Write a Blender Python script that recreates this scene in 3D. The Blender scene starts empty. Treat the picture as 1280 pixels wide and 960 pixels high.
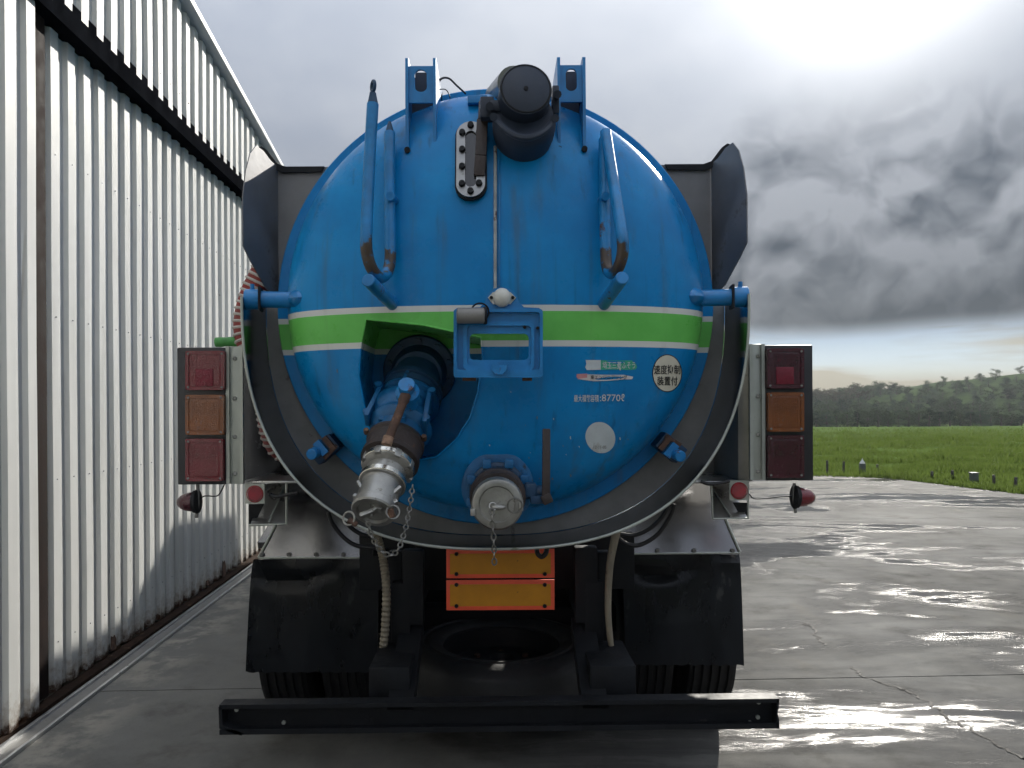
import bpy, bmesh, math, random
from mathutils import Vector, Matrix, noise as mnoise
random.seed(7)
C = bpy.context.scene.collection
R = math.radians
F, VX, VY, CAMH, ROLL = 950.0, 620.0, 507.0, 1.7, R(0.35)

# ------------------------------------------------------------------ camera, sky, sun, exposure
cd = bpy.data.cameras.new('camera'); cam = bpy.data.objects.new('camera', cd); C.objects.link(cam)
cam.location = (0, 0, CAMH); cam.rotation_euler = (R(90), ROLL, 0)
cd.sensor_width = 36; cd.lens = F / 1280 * 36
cd.shift_x = (640 - VX) / 1280; cd.shift_y = (VY - 480) / 1280
cd.clip_start = .05; cd.clip_end = 3000
sc = bpy.context.scene
sc.camera = cam
sc.view_settings.view_transform = 'Standard'
try: sc.view_settings.look = 'None'
except Exception: pass
sc.view_settings.exposure = 0.9
sc.view_settings.gamma = 1
sc.view_settings.use_curve_mapping = False
sc.render.engine = 'CYCLES'
sc.cycles.use_denoising = True
sc.cycles.use_adaptive_sampling = True
sc.cycles.adaptive_threshold = .03
sc.cycles.max_bounces = 8
sc.cycles.sample_clamp_indirect = 6
SUN_AZ, SUN_EL = R(26.5), R(28)
SD = Vector((math.sin(SUN_AZ) * math.cos(SUN_EL), math.cos(SUN_AZ) * math.cos(SUN_EL), math.sin(SUN_EL)))
ld = bpy.data.lights.new('sun', 'SUN'); sun = bpy.data.objects.new('sun', ld); C.objects.link(sun)
ld.energy = 4.2; ld.angle = R(1.0); ld.color = (1, .95, .86)
sun.rotation_euler = SD.to_track_quat('Z', 'Y').to_euler(); sun.location = (20, 30, 40)

class G:
    """tiny node helper"""
    def __init__(s, nt): s.nt = nt
    def n(s, t, **k):
        o = s.nt.nodes.new(t)
        for a, b in k.items(): setattr(o, a, b)
        return o
    def put(s, sock, v):
        if v is None: return
        if isinstance(v, bpy.types.NodeSocket): s.nt.links.new(v, sock)
        else:
            if sock.type == 'RGBA' and len(v) == 3: v = (*v, 1)
            sock.default_value = v
    def m(s, op, a, b=None, c=None, clamp=False):
        o = s.n('ShaderNodeMath', operation=op, use_clamp=clamp)
        for i, v in enumerate((a, b, c)): s.put(o.inputs[i], v)
        return o.outputs[0]
    def vm(s, op, a, b=None):
        o = s.n('ShaderNodeVectorMath', operation=op)
        s.put(o.inputs[0], a); s.put(o.inputs[1], b)
        return o.outputs['Value'] if op in ('DOT_PRODUCT', 'LENGTH') else o.outputs[0]
    def mix(s, f, a, b, mode='MIX'):
        o = s.n('ShaderNodeMix', data_type='RGBA', blend_type=mode)
        s.put(o.inputs[0], f); s.put(o.inputs[6], a); s.put(o.inputs[7], b)
        return o.outputs[2]
    def ss(s, v, a, b, lo=0.0, hi=1.0, kind='SMOOTHSTEP'):
        o = s.n('ShaderNodeMapRange', interpolation_type=kind)
        s.put(o.inputs['Value'], v); s.put(o.inputs['From Min'], a); s.put(o.inputs['From Max'], b)
        s.put(o.inputs['To Min'], lo); s.put(o.inputs['To Max'], hi)
        return o.outputs[0]
    def noise(s, vec, scale, detail=4, rough=.55, dist=0.0, col=False):
        o = s.n('ShaderNodeTexNoise')
        s.put(o.inputs['Vector'], vec); s.put(o.inputs['Scale'], scale); s.put(o.inputs['Detail'], detail)
        s.put(o.inputs['Roughness'], rough); s.put(o.inputs['Distortion'], dist)
        return o.outputs['Color' if col else 'Fac']
    def sep(s, v):
        o = s.n('ShaderNodeSeparateXYZ'); s.put(o.inputs[0], v); return o.outputs
    def comb(s, x, y, z):
        o = s.n('ShaderNodeCombineXYZ')
        for i, v in enumerate((x, y, z)): s.put(o.inputs[i], v)
        return o.outputs[0]
    def scale(s, v, k): return s.vm('MULTIPLY', v, k)

w = bpy.data.worlds.new('World'); sc.world = w; w.use_nodes = True
nt = w.node_tree; nt.nodes.clear(); g = G(nt)
tc = g.n('ShaderNodeTexCoord'); D = g.vm('NORMALIZE', tc.outputs['Generated'])
dx, dy, dz = g.sep(D)
el = g.m('MULTIPLY', g.m('ARCSINE', dz), 57.2958)
az = g.m('MULTIPLY', g.m('ARCTAN2', dx, dy), 57.2958)
ang = g.m('MULTIPLY', g.m('ARCCOSINE', g.m('MINIMUM', g.vm('DOT_PRODUCT', D, tuple(SD)), .99999)), 57.2958)
def gauss(v, c, wd): 
    q = g.m('DIVIDE', g.m('SUBTRACT', v, c), wd)
    return g.m('MULTIPLY', g.m('MULTIPLY', q, q), -1.0)
def ex(v): return g.m('EXPONENT', v)
zz = g.m('ADD', g.m('MAXIMUM', dz, 0.0), .16)
plane = g.comb(g.m('DIVIDE', dx, zz), g.m('DIVIDE', dy, zz), 0.0)
n1 = g.noise(plane, 1.1, 4, .52)
n2 = g.noise(D, 7.0, 5, .58)
n3 = g.noise(g.comb(g.m('MULTIPLY', az, .05), g.m('MULTIPLY', el, .42), 0.0), 1.0, 4, .55)
n4 = g.noise(D, 3.2, 3, .5)
glow = g.m('ADD', g.m('MULTIPLY', ex(gauss(ang, 0, 5.0)), .26), g.m('MULTIPLY', ex(g.m('MULTIPLY', ang, -1 / 8.0)), .42))
grey = g.mix(g.ss(n1, .3, .72), (.175, .197, .24), (.26, .277, .31))
grey = g.mix(g.m('MULTIPLY', g.ss(n2, .35, .75), .22), grey, (.31, .322, .34))
# denser bank of cloud on the right
veil = g.m('MULTIPLY', ex(g.m('ADD', gauss(az, 42, 17), gauss(el, 12, 9))), .70)
veil = g.m('MULTIPLY', veil, g.ss(n4, .2, .75, .7, 1.2))
grey = g.mix(veil, grey, (.10, .117, .142))
glw = g.n('ShaderNodeVectorMath', operation='SCALE'); g.put(glw.inputs[0], (1, .985, .945)); g.put(glw.inputs['Scale'], g.m('MULTIPLY', glow, g.m('SUBTRACT', 1.0, g.m('MULTIPLY', veil, .55))))
cl = g.vm('ADD', grey, glw.outputs[0])
# the dark cumulus: billows from smooth cells, lit on the side towards the sun
def cumulus(Dv):
    x_, y_, z_ = g.sep(Dv)
    e_ = g.m('MULTIPLY', g.m('ARCSINE', z_), 57.2958); a_ = g.m('MULTIPLY', g.m('ARCTAN2', x_, y_), 57.2958)
    ax_ = g.m('SUBTRACT', a_, 26.5); ey_ = g.m('SUBTRACT', e_, 7.0)
    qx = g.m('DIVIDE', ax_, 17.0); qy = g.m('DIVIDE', g.m('ADD', ey_, g.m('MULTIPLY', g.m('ABSOLUTE', ax_), .20)), 11.0)
    rr = g.m('SQRT', g.m('ADD', g.m('MULTIPLY', qx, qx), g.m('MULTIPLY', qy, qy)))
    wob = g.n('ShaderNodeVectorMath', operation='SCALE'); g.put(wob.inputs[0], g.vm('SUBTRACT', g.noise(Dv, 9, 2, .6, 0, True), (.5, .5, .5))); wob.inputs['Scale'].default_value = .10
    Dw = g.vm('ADD', Dv, wob.outputs[0])
    f_ = g.m('SUBTRACT', 1.34, rr)
    for sc2, am in ((3.9, 1.6), (8.5, 1.1), (19.0, .42), (41.0, .17)):       # billows: creased noise
        b_ = g.m('ABSOLUTE', g.m('SUBTRACT', g.noise(Dw, sc2, 1, .5), .5))
        f_ = g.m('ADD', f_, g.m('MULTIPLY', g.m('SUBTRACT', b_, .11), am * 1.4))
    return f_
f0 = cumulus(D); f1 = cumulus(g.vm('NORMALIZE', g.vm('ADD', D, (-.010, 0, .030))))
edge = g.m('ADD', .30, g.m('MULTIPLY', g.m('SUBTRACT', f0, f1), 2.1), clamp=True)
fld = g.m('MULTIPLY', g.ss(f0, -.34, .04), g.ss(g.m('ADD', el, g.m('MULTIPLY', g.m('SUBTRACT', n2, .5), 2.5)), 2.9, 4.8))
ccol = g.mix(edge, (.055, .068, .089), (.24, .257, .287))
ccol = g.mix(g.ss(el, 4.0, 12.0), g.mix(.5, ccol, (.075, .088, .108)), ccol)
cl = g.mix(g.m('MULTIPLY', g.m('MULTIPLY', fld, .96), g.ss(ang, 6, 15)), cl, ccol)
# clear strip above the hills with cream streaks
strk = g.ss(n3, .42, .66)
cream = g.mix(g.ss(el, 0.0, 4.5), (.66, .57, .40), (.60, .56, .44))
gapw = g.m('ADD', el, g.m('MULTIPLY', g.m('SUBTRACT', n4, .5), 3.0))
gap = g.m('MULTIPLY', g.ss(gapw, 6.2, 3.6), g.ss(g.m('ABSOLUTE', g.m('SUBTRACT', az, 40.0)), 75, 35))
cover = g.m('MAXIMUM', g.m('SUBTRACT', 1.0, gap), g.m('ADD', .42, g.m('MULTIPLY', g.m('ADD', strk, g.ss(el, 3.2, .8), clamp=True), .55)))
ctot = g.mix(gap, cl, cream)
# an overcast sky is about three times as bright overhead as at the horizon, and the clouds facing the sun are brighter
lift = g.m('DIVIDE', g.m('ADD', .75, g.m('MULTIPLY', g.m('MAXIMUM', dz, 0.0), 7.0)), 2.8)
lift = g.m('MULTIPLY', lift, g.ss(ang, 50, 130, 1.0, 1.12))
lf = g.n('ShaderNodeVectorMath', operation='SCALE'); g.put(lf.inputs[0], ctot); g.put(lf.inputs['Scale'], lift); ctot = lf.outputs[0]
sky = g.n('ShaderNodeTexSky', sky_type='NISHITA'); sky.sun_disc = False
sky.sun_elevation = SUN_EL; sky.sun_rotation = SUN_AZ; sky.dust_density = .1; sky.air_density = .55; sky.ozone_density = 2.0
b1 = g.n('ShaderNodeBackground'); g.put(b1.inputs[0], sky.outputs[0]); b1.inputs[1].default_value = .045
b2 = g.n('ShaderNodeBackground'); g.put(b2.inputs[0], ctot); b2.inputs[1].default_value = 1.0
mx = g.n('ShaderNodeMixShader'); g.put(mx.inputs[0], cover)
nt.links.new(b1.outputs[0], mx.inputs[1]); nt.links.new(b2.outputs[0], mx.inputs[2])
wo = g.n('ShaderNodeOutputWorld'); nt.links.new(mx.outputs[0], wo.inputs[0])

# ------------------------------------------------------------------ helpers
def P(px, py, d):
    c, s = math.cos(ROLL), math.sin(ROLL)
    x = (px - VX) * c - (py - VY) * s
    y = (px - VX) * s + (py - VY) * c
    return Vector((x * d / F, d, CAMH - y * d / F))
def S(px, d): return px * d / F
def PL(pts, d): return [P(x, y, d) for x, y in pts]

def frame(axis):
    a = Vector(axis).normalized()
    t = Vector((0, 0, 1)) if abs(a.z) < .9 else Vector((1, 0, 0))
    u = t.cross(a).normalized(); v = a.cross(u)
    return a, u, v
def box(bm, c, s, bev=0, rot=None):
    m = Matrix.Translation(Vector(c))
    if rot is not None: m = m @ rot.to_4x4()
    m = m @ Matrix.Diagonal((s[0], s[1], s[2], 1))
    vs = bmesh.ops.create_cube(bm, size=1, matrix=m)['verts']
    if bev:
        es = {e for v in vs for e in v.link_edges}
        bmesh.ops.bevel(bm, geom=list(es), offset=bev, segments=2, affect='EDGES', profile=.6)
def pbox(bm, x0, y0, x1, y1, d0, d1, bev=0):
    a = P(x0, y1, d0); b = P(x1, y0, d0)
    c = (a + b) / 2; c.y = (d0 + d1) / 2
    box(bm, c, (abs(b.x - a.x), abs(d1 - d0), abs(b.z - a.z)), bev)
def bar(bm, a, b, wd, th, up=(0, 0, 1), bev=0):
    a = Vector(a); b = Vector(b); x = (b - a).normalized(); u = Vector(up)
    y = u.cross(x).normalized(); z = x.cross(y)
    rot = Matrix((x, y, z)).transposed()
    box(bm, (a + b) / 2, ((b - a).length, wd, th), bev, rot)
def rings(bm, ringlist, closed=True, cap0=True, cap1=True):
    vr = [[bm.verts.new(p) for p in r] for r in ringlist]
    n = len(vr[0])
    for A, B in zip(vr, vr[1:]):
        for i in range(n if closed else n - 1):
            j = (i + 1) % n
            bm.faces.new((A[i], A[j], B[j], B[i]))
    if closed and cap0: bm.faces.new(list(reversed(vr[0])))
    if closed and cap1: bm.faces.new(vr[-1])
    return vr
def lathe(bm, o, axis, prof, n=32, cap0=True, cap1=True):
    a, u, v = frame(axis); o = Vector(o); L = []
    for t, r in prof:
        r = max(r, 1e-4)
        L.append([o + a * t + (u * math.cos(2 * math.pi * i / n) + v * math.sin(2 * math.pi * i / n)) * r for i in range(n)])
    rings(bm, L, True, cap0, cap1)
def cyl(bm, a, b, r0, r1=None, n=20, bev=0):
    a = Vector(a); b = Vector(b); L = (b - a).length; r1 = r0 if r1 is None else r1
    if bev: lathe(bm, a, b - a, [(0, r0 - bev), (bev, r0), (L - bev, r1), (L, r1 - bev)], n)
    else: lathe(bm, a, b - a, [(0, r0), (L, r1)], n)
def smoothpath(pts, k=6):
    pts = [Vector(p) for p in pts]
    if len(pts) < 3 or k < 2: return pts
    q = [pts[0] * 2 - pts[1]] + pts + [pts[-1] * 2 - pts[-2]]; out = []
    for i in range(1, len(q) - 2):
        p0, p1, p2, p3 = q[i - 1:i + 3]
        for s in range(k):
            t = s / k
            out.append(.5 * (2 * p1 + (p2 - p0) * t + (2 * p0 - 5 * p1 + 4 * p2 - p3) * t * t + (3 * p1 - p0 - 3 * p2 + p3) * t ** 3))
    out.append(pts[-1]); return out
def tube(bm, pts, r, n=12, k=6, rf=None):
    pts = smoothpath(pts, k); L = []; up = None
    for i, p in enumerate(pts):
        d = (pts[min(i + 1, len(pts) - 1)] - pts[max(i - 1, 0)]).normalized()
        if up is None: _, up, _ = frame(d)
        up = (up - d * up.dot(d)).normalized(); v = d.cross(up)
        rr = r if rf is None else rf(i / (len(pts) - 1), i)
        L.append([p + (up * math.cos(2 * math.pi * j / n) + v * math.sin(2 * math.pi * j / n)) * rr for j in range(n)])
    rings(bm, L)
def torus(bm, c, axis, R0, r, n=20, m=8, sx=1.0):
    a, u, v = frame(axis); c = Vector(c); vr = []
    for i in range(n):
        t = 2 * math.pi * i / n; d = u * math.cos(t) * sx + v * math.sin(t)
        vr.append([bm.verts.new(c + d * R0 + (d.normalized() * math.cos(2 * math.pi * j / m) + a * math.sin(2 * math.pi * j / m)) * r) for j in range(m)])
    for i in range(n):
        A, B = vr[i], vr[(i + 1) % n]
        for j in range(m): bm.faces.new((A[j], A[(j + 1) % m], B[(j + 1) % m], B[j]))
def prism(bm, pts, vec):
    vec = Vector(vec)
    a = [bm.verts.new(Vector(p)) for p in pts]; b = [bm.verts.new(Vector(p) + vec) for p in pts]; n = len(a)
    bm.faces.new(a); bm.faces.new(list(reversed(b)))
    for i in range(n):
        j = (i + 1) % n; bm.faces.new((a[j], a[i], b[i], b[j]))
def holed(bm, outer, holes, vec):
    tmp = bmesh.new(); es = []
    for loop in [outer] + holes:
        vs = [tmp.verts.new(Vector(p)) for p in loop]
        es += [tmp.edges.new((vs[i], vs[(i + 1) % len(vs)])) for i in range(len(vs))]
    bmesh.ops.triangle_fill(tmp, edges=es, use_beauty=True)
    r = bmesh.ops.extrude_face_region(tmp, geom=list(tmp.faces))
    bmesh.ops.translate(tmp, verts=[v for v in r['geom'] if isinstance(v, bmesh.types.BMVert)], vec=Vector(vec))
    me = bpy.data.meshes.new('tmp'); bmesh.ops.recalc_face_normals(tmp, faces=tmp.faces); tmp.to_mesh(me); tmp.free()
    bm.from_mesh(me); bpy.data.meshes.remove(me)
def ball(bm, c, r, seg=16, rot=None):
    r = (r, r, r) if not hasattr(r, '__len__') else r
    m = Matrix.Translation(Vector(c))
    if rot is not None: m = m @ rot.to_4x4()
    bmesh.ops.create_uvsphere(bm, u_segments=seg, v_segments=max(6, seg // 2), radius=1, matrix=m @ Matrix.Diagonal((*r, 1)))
def rrect(x0, y0, x1, y1, r, k=5):
    out = []
    for cx, cy, a0 in ((x1 - r, y0 + r, -90), (x1 - r, y1 - r, 0), (x0 + r, y1 - r, 90), (x0 + r, y0 + r, 180)):
        for i in range(k + 1):
            t = R(a0 + 90 * i / k); out.append((cx + r * math.cos(t), cy + r * math.sin(t)))
    return out
def circ(cx, cy, r, n=24, ry=None): return [(cx + r * math.cos(2 * math.pi * i / n), cy + (ry or r) * math.sin(2 * math.pi * i / n)) for i in range(n)]

WL = {}
def finish(bm, name, ang=32, smooth=True):
    bmesh.ops.recalc_face_normals(bm, faces=bm.faces)
    for f in bm.faces: f.smooth = smooth
    for e in bm.edges:
        if len(e.link_faces) == 2 and e.calc_face_angle(3.2) > R(ang): e.smooth = False
    me = bpy.data.meshes.new(name); bm.to_mesh(me); bm.free(); return me
def obj(name, bm, m, parent=None, origin=None, smooth=True, label=None, cat=None, group=None, kind=None, me=None, ang=32):
    if me is None: me = finish(bm, name, ang, smooth)
    if origin is None:
        xs = [v.co for v in me.vertices]
        lo = Vector((min(v.x for v in xs), min(v.y for v in xs), min(v.z for v in xs)))
        hi = Vector((max(v.x for v in xs), max(v.y for v in xs), max(v.z for v in xs)))
        origin = (lo + hi) / 2
        if parent is None: origin.z = lo.z
    origin = Vector(origin)
    me.transform(Matrix.Translation(-origin))
    ms = m if isinstance(m, (list, tuple)) else [m]
    for k in ms: me.materials.append(k)
    o = bpy.data.objects.new(name, me); C.objects.link(o)
    o.location = origin - (WL[parent.name] if parent else Vector())
    o.parent = parent; WL[o.name] = origin
    tag(o, label, cat, group, kind); return o
def tag(o, label=None, cat=None, group=None, kind=None):
    if label: o['label'] = label
    if cat: o['category'] = cat
    if group: o['group'] = group
    if kind: o['kind'] = kind
def thing(name, loc, label, cat, group=None):
    o = bpy.data.objects.new(name, None); C.objects.link(o); o.location = loc; o.empty_display_size = .2
    WL[o.name] = Vector(loc); tag(o, label, cat, group); return o
def B(): return bmesh.new()

# ------------------------------------------------------------------ materials
MATS = {}
def mat(name, col, rough=.5, metal=0.0, var=.18, scale=6.0, rvar=.12, bump=0.0, bscale=80, dirt=None, coat=0.0, stretch=(1, 1, 1), spec=.5, fine=None, clear=0.0):
    """dirt = (colour, threshold, scale, roughness): patches of another stuff with noisy edges"""
    m = bpy.data.materials.new(name); m.use_nodes = True; nt = m.node_tree; g = G(nt); bs = nt.nodes['Principled BSDF']
    t = g.n('ShaderNodeTexCoord').outputs['Object']; t = g.scale(t, stretch)
    n = g.noise(t, scale, 6, .6)
    c = g.mix(g.ss(n, .25, .75), tuple(x * (1 - var) for x in col), tuple(min(1, x * (1 + var)) for x in col))
    r = g.ss(n, .25, .75, max(.02, rough - rvar), min(1, rough + rvar))
    mt = metal
    if dirt:
        dc, th, dsc, dr = dirt
        dn = g.noise(t, dsc, 8, .68)
        k = g.ss(dn, th, th + .07)
        c = g.mix(k, c, g.mix(g.noise(t, dsc * 4, 4), tuple(x * .6 for x in dc), tuple(x * 1.4 for x in dc)))
        r = g.ss(k, 0, 1, r, dr, 'LINEAR')
        mt = g.m('MULTIPLY', metal, g.m('SUBTRACT', 1.0, k)) if metal else 0.0
    g.put(bs.inputs['Base Color'], c); g.put(bs.inputs['Roughness'], r); g.put(bs.inputs['Metallic'], mt)
    bs.inputs['Coat Weight'].default_value = coat; bs.inputs['Coat Roughness'].default_value = .12
    bs.inputs['Specular IOR Level'].default_value = spec
    if clear: bs.inputs['Transmission Weight'].default_value = clear
    if bump:
        b = g.n('ShaderNodeBump'); b.inputs['Strength'].default_value = bump; b.inputs['Distance'].default_value = .01
        g.put(b.inputs['Height'], g.noise(t, bscale, 5, .6)); nt.links.new(b.outputs[0], bs.inputs['Normal'])
    MATS[name] = m; return m
RUST = (.085, .035, .016)
BLUE = (.004, .165, .42); GRN = (.10, .42, .065); WHT = (.62, .63, .60)
def striped(name, runs=True):
    m = bpy.data.materials.new(name); m.use_nodes = True; nt = m.node_tree; g = G(nt); bs = nt.nodes['Principled BSDF']
    t = g.n('ShaderNodeTexCoord').outputs['Object']; x, y, z = g.sep(t)
    n = g.noise(t, 3.5, 6, .6)
    st = g.noise(g.scale(t, (14, 14, .7)), 1.0, 5, .6)          # rain streaks
    fn = g.noise(t, 45, 5, .7)
    blue = g.mix(g.ss(n, .3, .7), (.002, .175, .45), (.004, .24, .56))
    blue = g.mix(g.m('MULTIPLY', g.ss(st, .50, .78), .38), blue, (.035, .10, .17))
    st2 = g.noise(g.scale(t, (26, 26, .55)), 1.0, 6, .62)
    blue = g.mix(g.m('MULTIPLY', g.ss(st2, .56, .74), .55), blue, (.004, .055, .13))
    blue = g.mix(g.m('MULTIPLY', g.ss(g.noise(t, 1.6, 6, .68), .5, .75), .40), blue, (.012, .085, .19))
    az_ = g.m('ABSOLUTE', z)
    c = g.mix(g.m('LESS_THAN', az_, .074), blue, WHT)
    gr = g.mix(g.ss(n, .3, .7), (.115, .45, .085), (.16, .56, .115))
    c = g.mix(g.m('LESS_THAN', az_, .052), c, gr)
    c = g.mix(g.m('MULTIPLY', g.ss(st, .56, .78), .22), c, (.10, .10, .08))
    chip = g.ss(g.noise(t, 28, 4, .75), .74, .76)
    c = g.mix(chip, c, g.mix(fn, (.05, .03, .02), (.35, .36, .36)))
    g.put(bs.inputs['Base Color'], c)
    g.put(bs.inputs['Roughness'], g.ss(g.noise(t, 9, 6, .65), .3, .75, .24, .46))
    bs.inputs['Coat Weight'].default_value = .04; bs.inputs['Coat Roughness'].default_value = .25; bs.inputs['Specular IOR Level'].default_value = .22
    b = g.n('ShaderNodeBump'); b.inputs['Strength'].default_value = .06; b.inputs['Distance'].default_value = .02
    g.put(b.inputs['Height'], g.m('ADD', g.noise(t, 2.2, 3), g.m('MULTIPLY', fn, .12))); nt.links.new(b.outputs[0], bs.inputs['Normal'])
    return m
def hook_mat():
    m = mat('hook_paint', (.005, .175, .43), .42, 0, .25, 12, .12, .1, 70, (RUST, .63, 10, .9)); nt = m.node_tree; g = G(nt); bs = nt.nodes['Principled BSDF']
    t = g.n('ShaderNodeTexCoord').outputs['Object']; x, y, z = g.sep(t)
    n = g.noise(t, 9, 6, .7)
    k = g.ss(g.m('ADD', g.ss(g.m('ABSOLUTE', g.m('ADD', z, .235)), .11, .02), g.m('MULTIPLY', g.m('SUBTRACT', n, .5), 4.0)), .60, .85)
    old = bs.inputs['Base Color'].links[0].from_socket
    g.put(bs.inputs['Base Color'], g.mix(k, old, g.mix(g.noise(t, 30, 4), (.018, .018, .014), (.085, .05, .03)))); return m
M_hook = hook_mat()
M_valve = mat('valve_blue_paint', (.004, .10, .25), .45, 0, .3, 10, .12, .12, 60, ((.02, .022, .022), .60, 9, .8))
M_tank = striped('tank_paint')
M_blue = mat('blue_paint', BLUE, .36, 0, .2, 9, .1, .05, 60, (RUST, .66, 9, .85), coat=.2)
M_bluew = mat('worn_blue_paint', (.007, .17, .43), .42, 0, .25, 12, .12, .1, 70, (RUST, .585, 10, .9))
M_dblue = mat('dark_blue_paint', (.010, .045, .10), .5, 0, .3, 10, .1, .1, 60, ((.03, .03, .03), .6, 12, .8))
M_black = mat('black_steel', (.005, .0062, .0085), .62, 0, .35, 7, .15, .12, 60, ((.045, .042, .038), .66, 7, .85), spec=.3)
M_bdark = mat('shade_darkened_paint', (.017, .027, .048), .55, 0, .25, 6, .12, .06, 70, ((.05, .05, .05), .66, 8, .8))  # dark because the shade on backlit faces is put into the colour
M_rub = mat('black_rubber', (.007, .0074, .0085), .62, 0, .4, 6, .18, .15, 50, ((.06, .058, .05), .66, 9, .9))
M_flap = mat('mudflap_rubber', (.010, .013, .018), .30, 0, .4, 5, .15, .12, 14, ((.05, .054, .056), .60, 9, .8), stretch=(1, 1, .4))
M_ss = mat('stainless_steel', (.42, .42, .415), .30, 1, .12, 4, .08, .03, 25, ((.17, .155, .135), .62, 5, .7), stretch=(1, 1, .3))
M_ssd = mat('weathered_stainless', (.30, .30, .295), .42, 1, .2, 6, .12, .05, 30, ((.13, .115, .10), .58, 7, .75))
M_alu = mat('cast_aluminium', (.33, .325, .305), .42, .85, .22, 14, .12, .12, 120, ((.16, .15, .13), .6, 22, .8))
M_alub = mat('lamp_bracket_aluminium', (.40, .42, .38), .5, .6, .12, 7, .1, .05, 60, ((.20, .22, .17), .6, 10, .8))
M_dull = mat('dull_grey_plate', (.20, .195, .185), .55, .35, .18, 9, .1, .06, 40, ((.09, .08, .07), .62, 10, .8))
M_rust = mat('rusty_steel', (.085, .045, .03), .8, 0, .5, 22, .1, .5, 90, ((.20, .115, .07), .58, 26, .9))
M_brown = mat('brown_oxide_collar', (.035, .025, .023), .6, 0, .4, 16, .15, .3, 80, ((.12, .06, .035), .63, 18, .9))
M_lensr = mat('red_lens', (.125, .004, .012), .16, 0, .25, 9, .05, .25, 160, ((.08, .015, .015), .66, 12, .5), coat=.4)
M_lensd = mat('shaded_red_lens', (.045, .004, .011), .2, 0, .25, 9, .05, .25, 160, ((.05, .012, .015), .62, 12, .5), coat=.3)  # darker copy of the red lens, backlit shade put into its colour
M_amber = mat('amber_lens', (.17, .048, .010), .2, 0, .25, 9, .05, .25, 160, ((.12, .04, .02), .6, 14, .5), coat=.4)
M_hous = mat('lamp_housing_plastic', (.020, .021, .025), .42, 0, .3, 9, .1, .05, 60, ((.05, .05, .05), .67, 12, .8))
M_refl2 = mat('red_reflex_panel', (.145, .004, .018), .2, 0, .2, 30, .05, .3, 220)
M_refl = mat('red_reflector', (.26, .006, .012), .14, 0, .2, 30, .05, .3, 220, coat=.5)
M_yel = mat('yellow_reflective_sheet', (.52, .215, .004), .45, 0, .1, 10, .06, .06, 300, ((.20, .11, .02), .66, 22, .7))
M_fred = mat('fluorescent_red_border', (.80, .10, .045), .45, 0, .1, 10, .06, .05, 300, ((.4, .07, .03), .66, 26, .7))
M_hose = mat('beige_flexible_hose', (.22, .19, .14), .6, 0, .2, 10, .1, .1, 60, ((.09, .075, .055), .58, 18, .8))
M_hred = mat('red_hose_wall', (.22, .022, .018), .5, 0, .25, 12, .1)
M_hwht = mat('white_hose_spiral', (.44, .40, .37), .5, 0, .15, 12, .1, dirt=((.3, .25, .2), .62, 20, .7))
M_green = mat('green_painted_bracket', (.07, .30, .07), .5, 0, .25, 12, .12, .1, 60, ((.04, .10, .04), .6, 14, .8))
M_dome = mat('white_lamp_cover', (.52, .52, .48), .35, 0, .12, 18, .08, .04, 60, ((.25, .22, .17), .66, 18, .7))
M_glass = mat('dark_sight_glass', (.012, .013, .016), .12, 0, .2, 8, .04, coat=.5)
M_stk = mat('cream_sticker', (.60, .57, .47), .5, 0, .08, 9, .06, dirt=((.35, .32, .25), .68, 16, .7))
M_stkw = mat('faded_white_sticker', (.52, .57, .59), .5, 0, .10, 14, .06, dirt=((.40, .42, .42), .58, 9, .7))
M_stkg = mat('green_torn_sticker', (.04, .36, .24), .5, 0, .15, 14, .06)
M_stkp = mat('pale_torn_sticker', (.58, .55, .54), .55, 0, .12, 14, .06)
M_stkr = mat('pink_torn_sticker', (.55, .24, .25), .55, 0, .12, 14, .06)
M_wing = mat('dull_dark_stainless', (.17, .17, .175), .5, .55, .2, 5, .1, .05, 30, ((.09, .085, .08), .6, 6, .75))
M_bpan = mat('dark_polished_panel', (.05, .052, .058), .22, .6, .25, 6, .08, .04, 30)
M_gin = mat('guard_stainless', (.25, .27, .30), .12, 1, .15, 4, .04, .05, 9, ((.05, .054, .062), .70, 5, .5), stretch=(1, 1, .4))
M_fen = mat('fender_stainless', (.22, .22, .225), .20, 1, .15, 4, .06, .06, 12, ((.12, .11, .10), .66, 6, .7))
M_ink = mat('black_print', (.012, .012, .014), .5, 0, .1)
M_inkw = mat('white_print', (.60, .60, .58), .5, 0, .12, 60)
M_wire = mat('black_cable', (.010, .010, .012), .4, 0, .2, 12)
M_chain = mat('galvanised_chain', (.22, .215, .20), .42, .9, .25, 30, .12, dirt=(RUST, .64, 30, .9))

# ------------------------------------------------------------------ setting: terrain
def ter(x, y):
    if y < 18: z = 0.0
    else: z = -.0242 * (min(y, 205) - 18)
    nz = mnoise.noise(Vector((x * .06, y * .06, 3))) * .18 + mnoise.noise(Vector((x * .3, y * .3, 8))) * .06
    if y > 18.5: z += nz * min(1, (y - 18.5) / 12)
    if y > 215:
        u = x / y
        pts = [(-2, 12), (-.6, 10), (.1, 3.5), (.38, 4.2), (.42, 4.9), (.505, 7.4), (.553, 9.6), (.58, 11.6), (.642, 13.8), (.70, 16.2), (.9, 24), (2, 34)]
        s = pts[0][1]
        for (a, ha), (b, hb) in zip(pts, pts[1:]):
            if a <= u <= b: s = ha + (hb - ha) * (u - a) / (b - a)
        if u > 2: s = 34
        t = min(1, max(0, (y - 215) / 190)); t = t * t * (3 - 2 * t)
        z = z + (s * (y / 400) - z) * t + mnoise.noise(Vector((x * .02, y * .02, 1))) * 1.6 * t
    return z - .035
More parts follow.
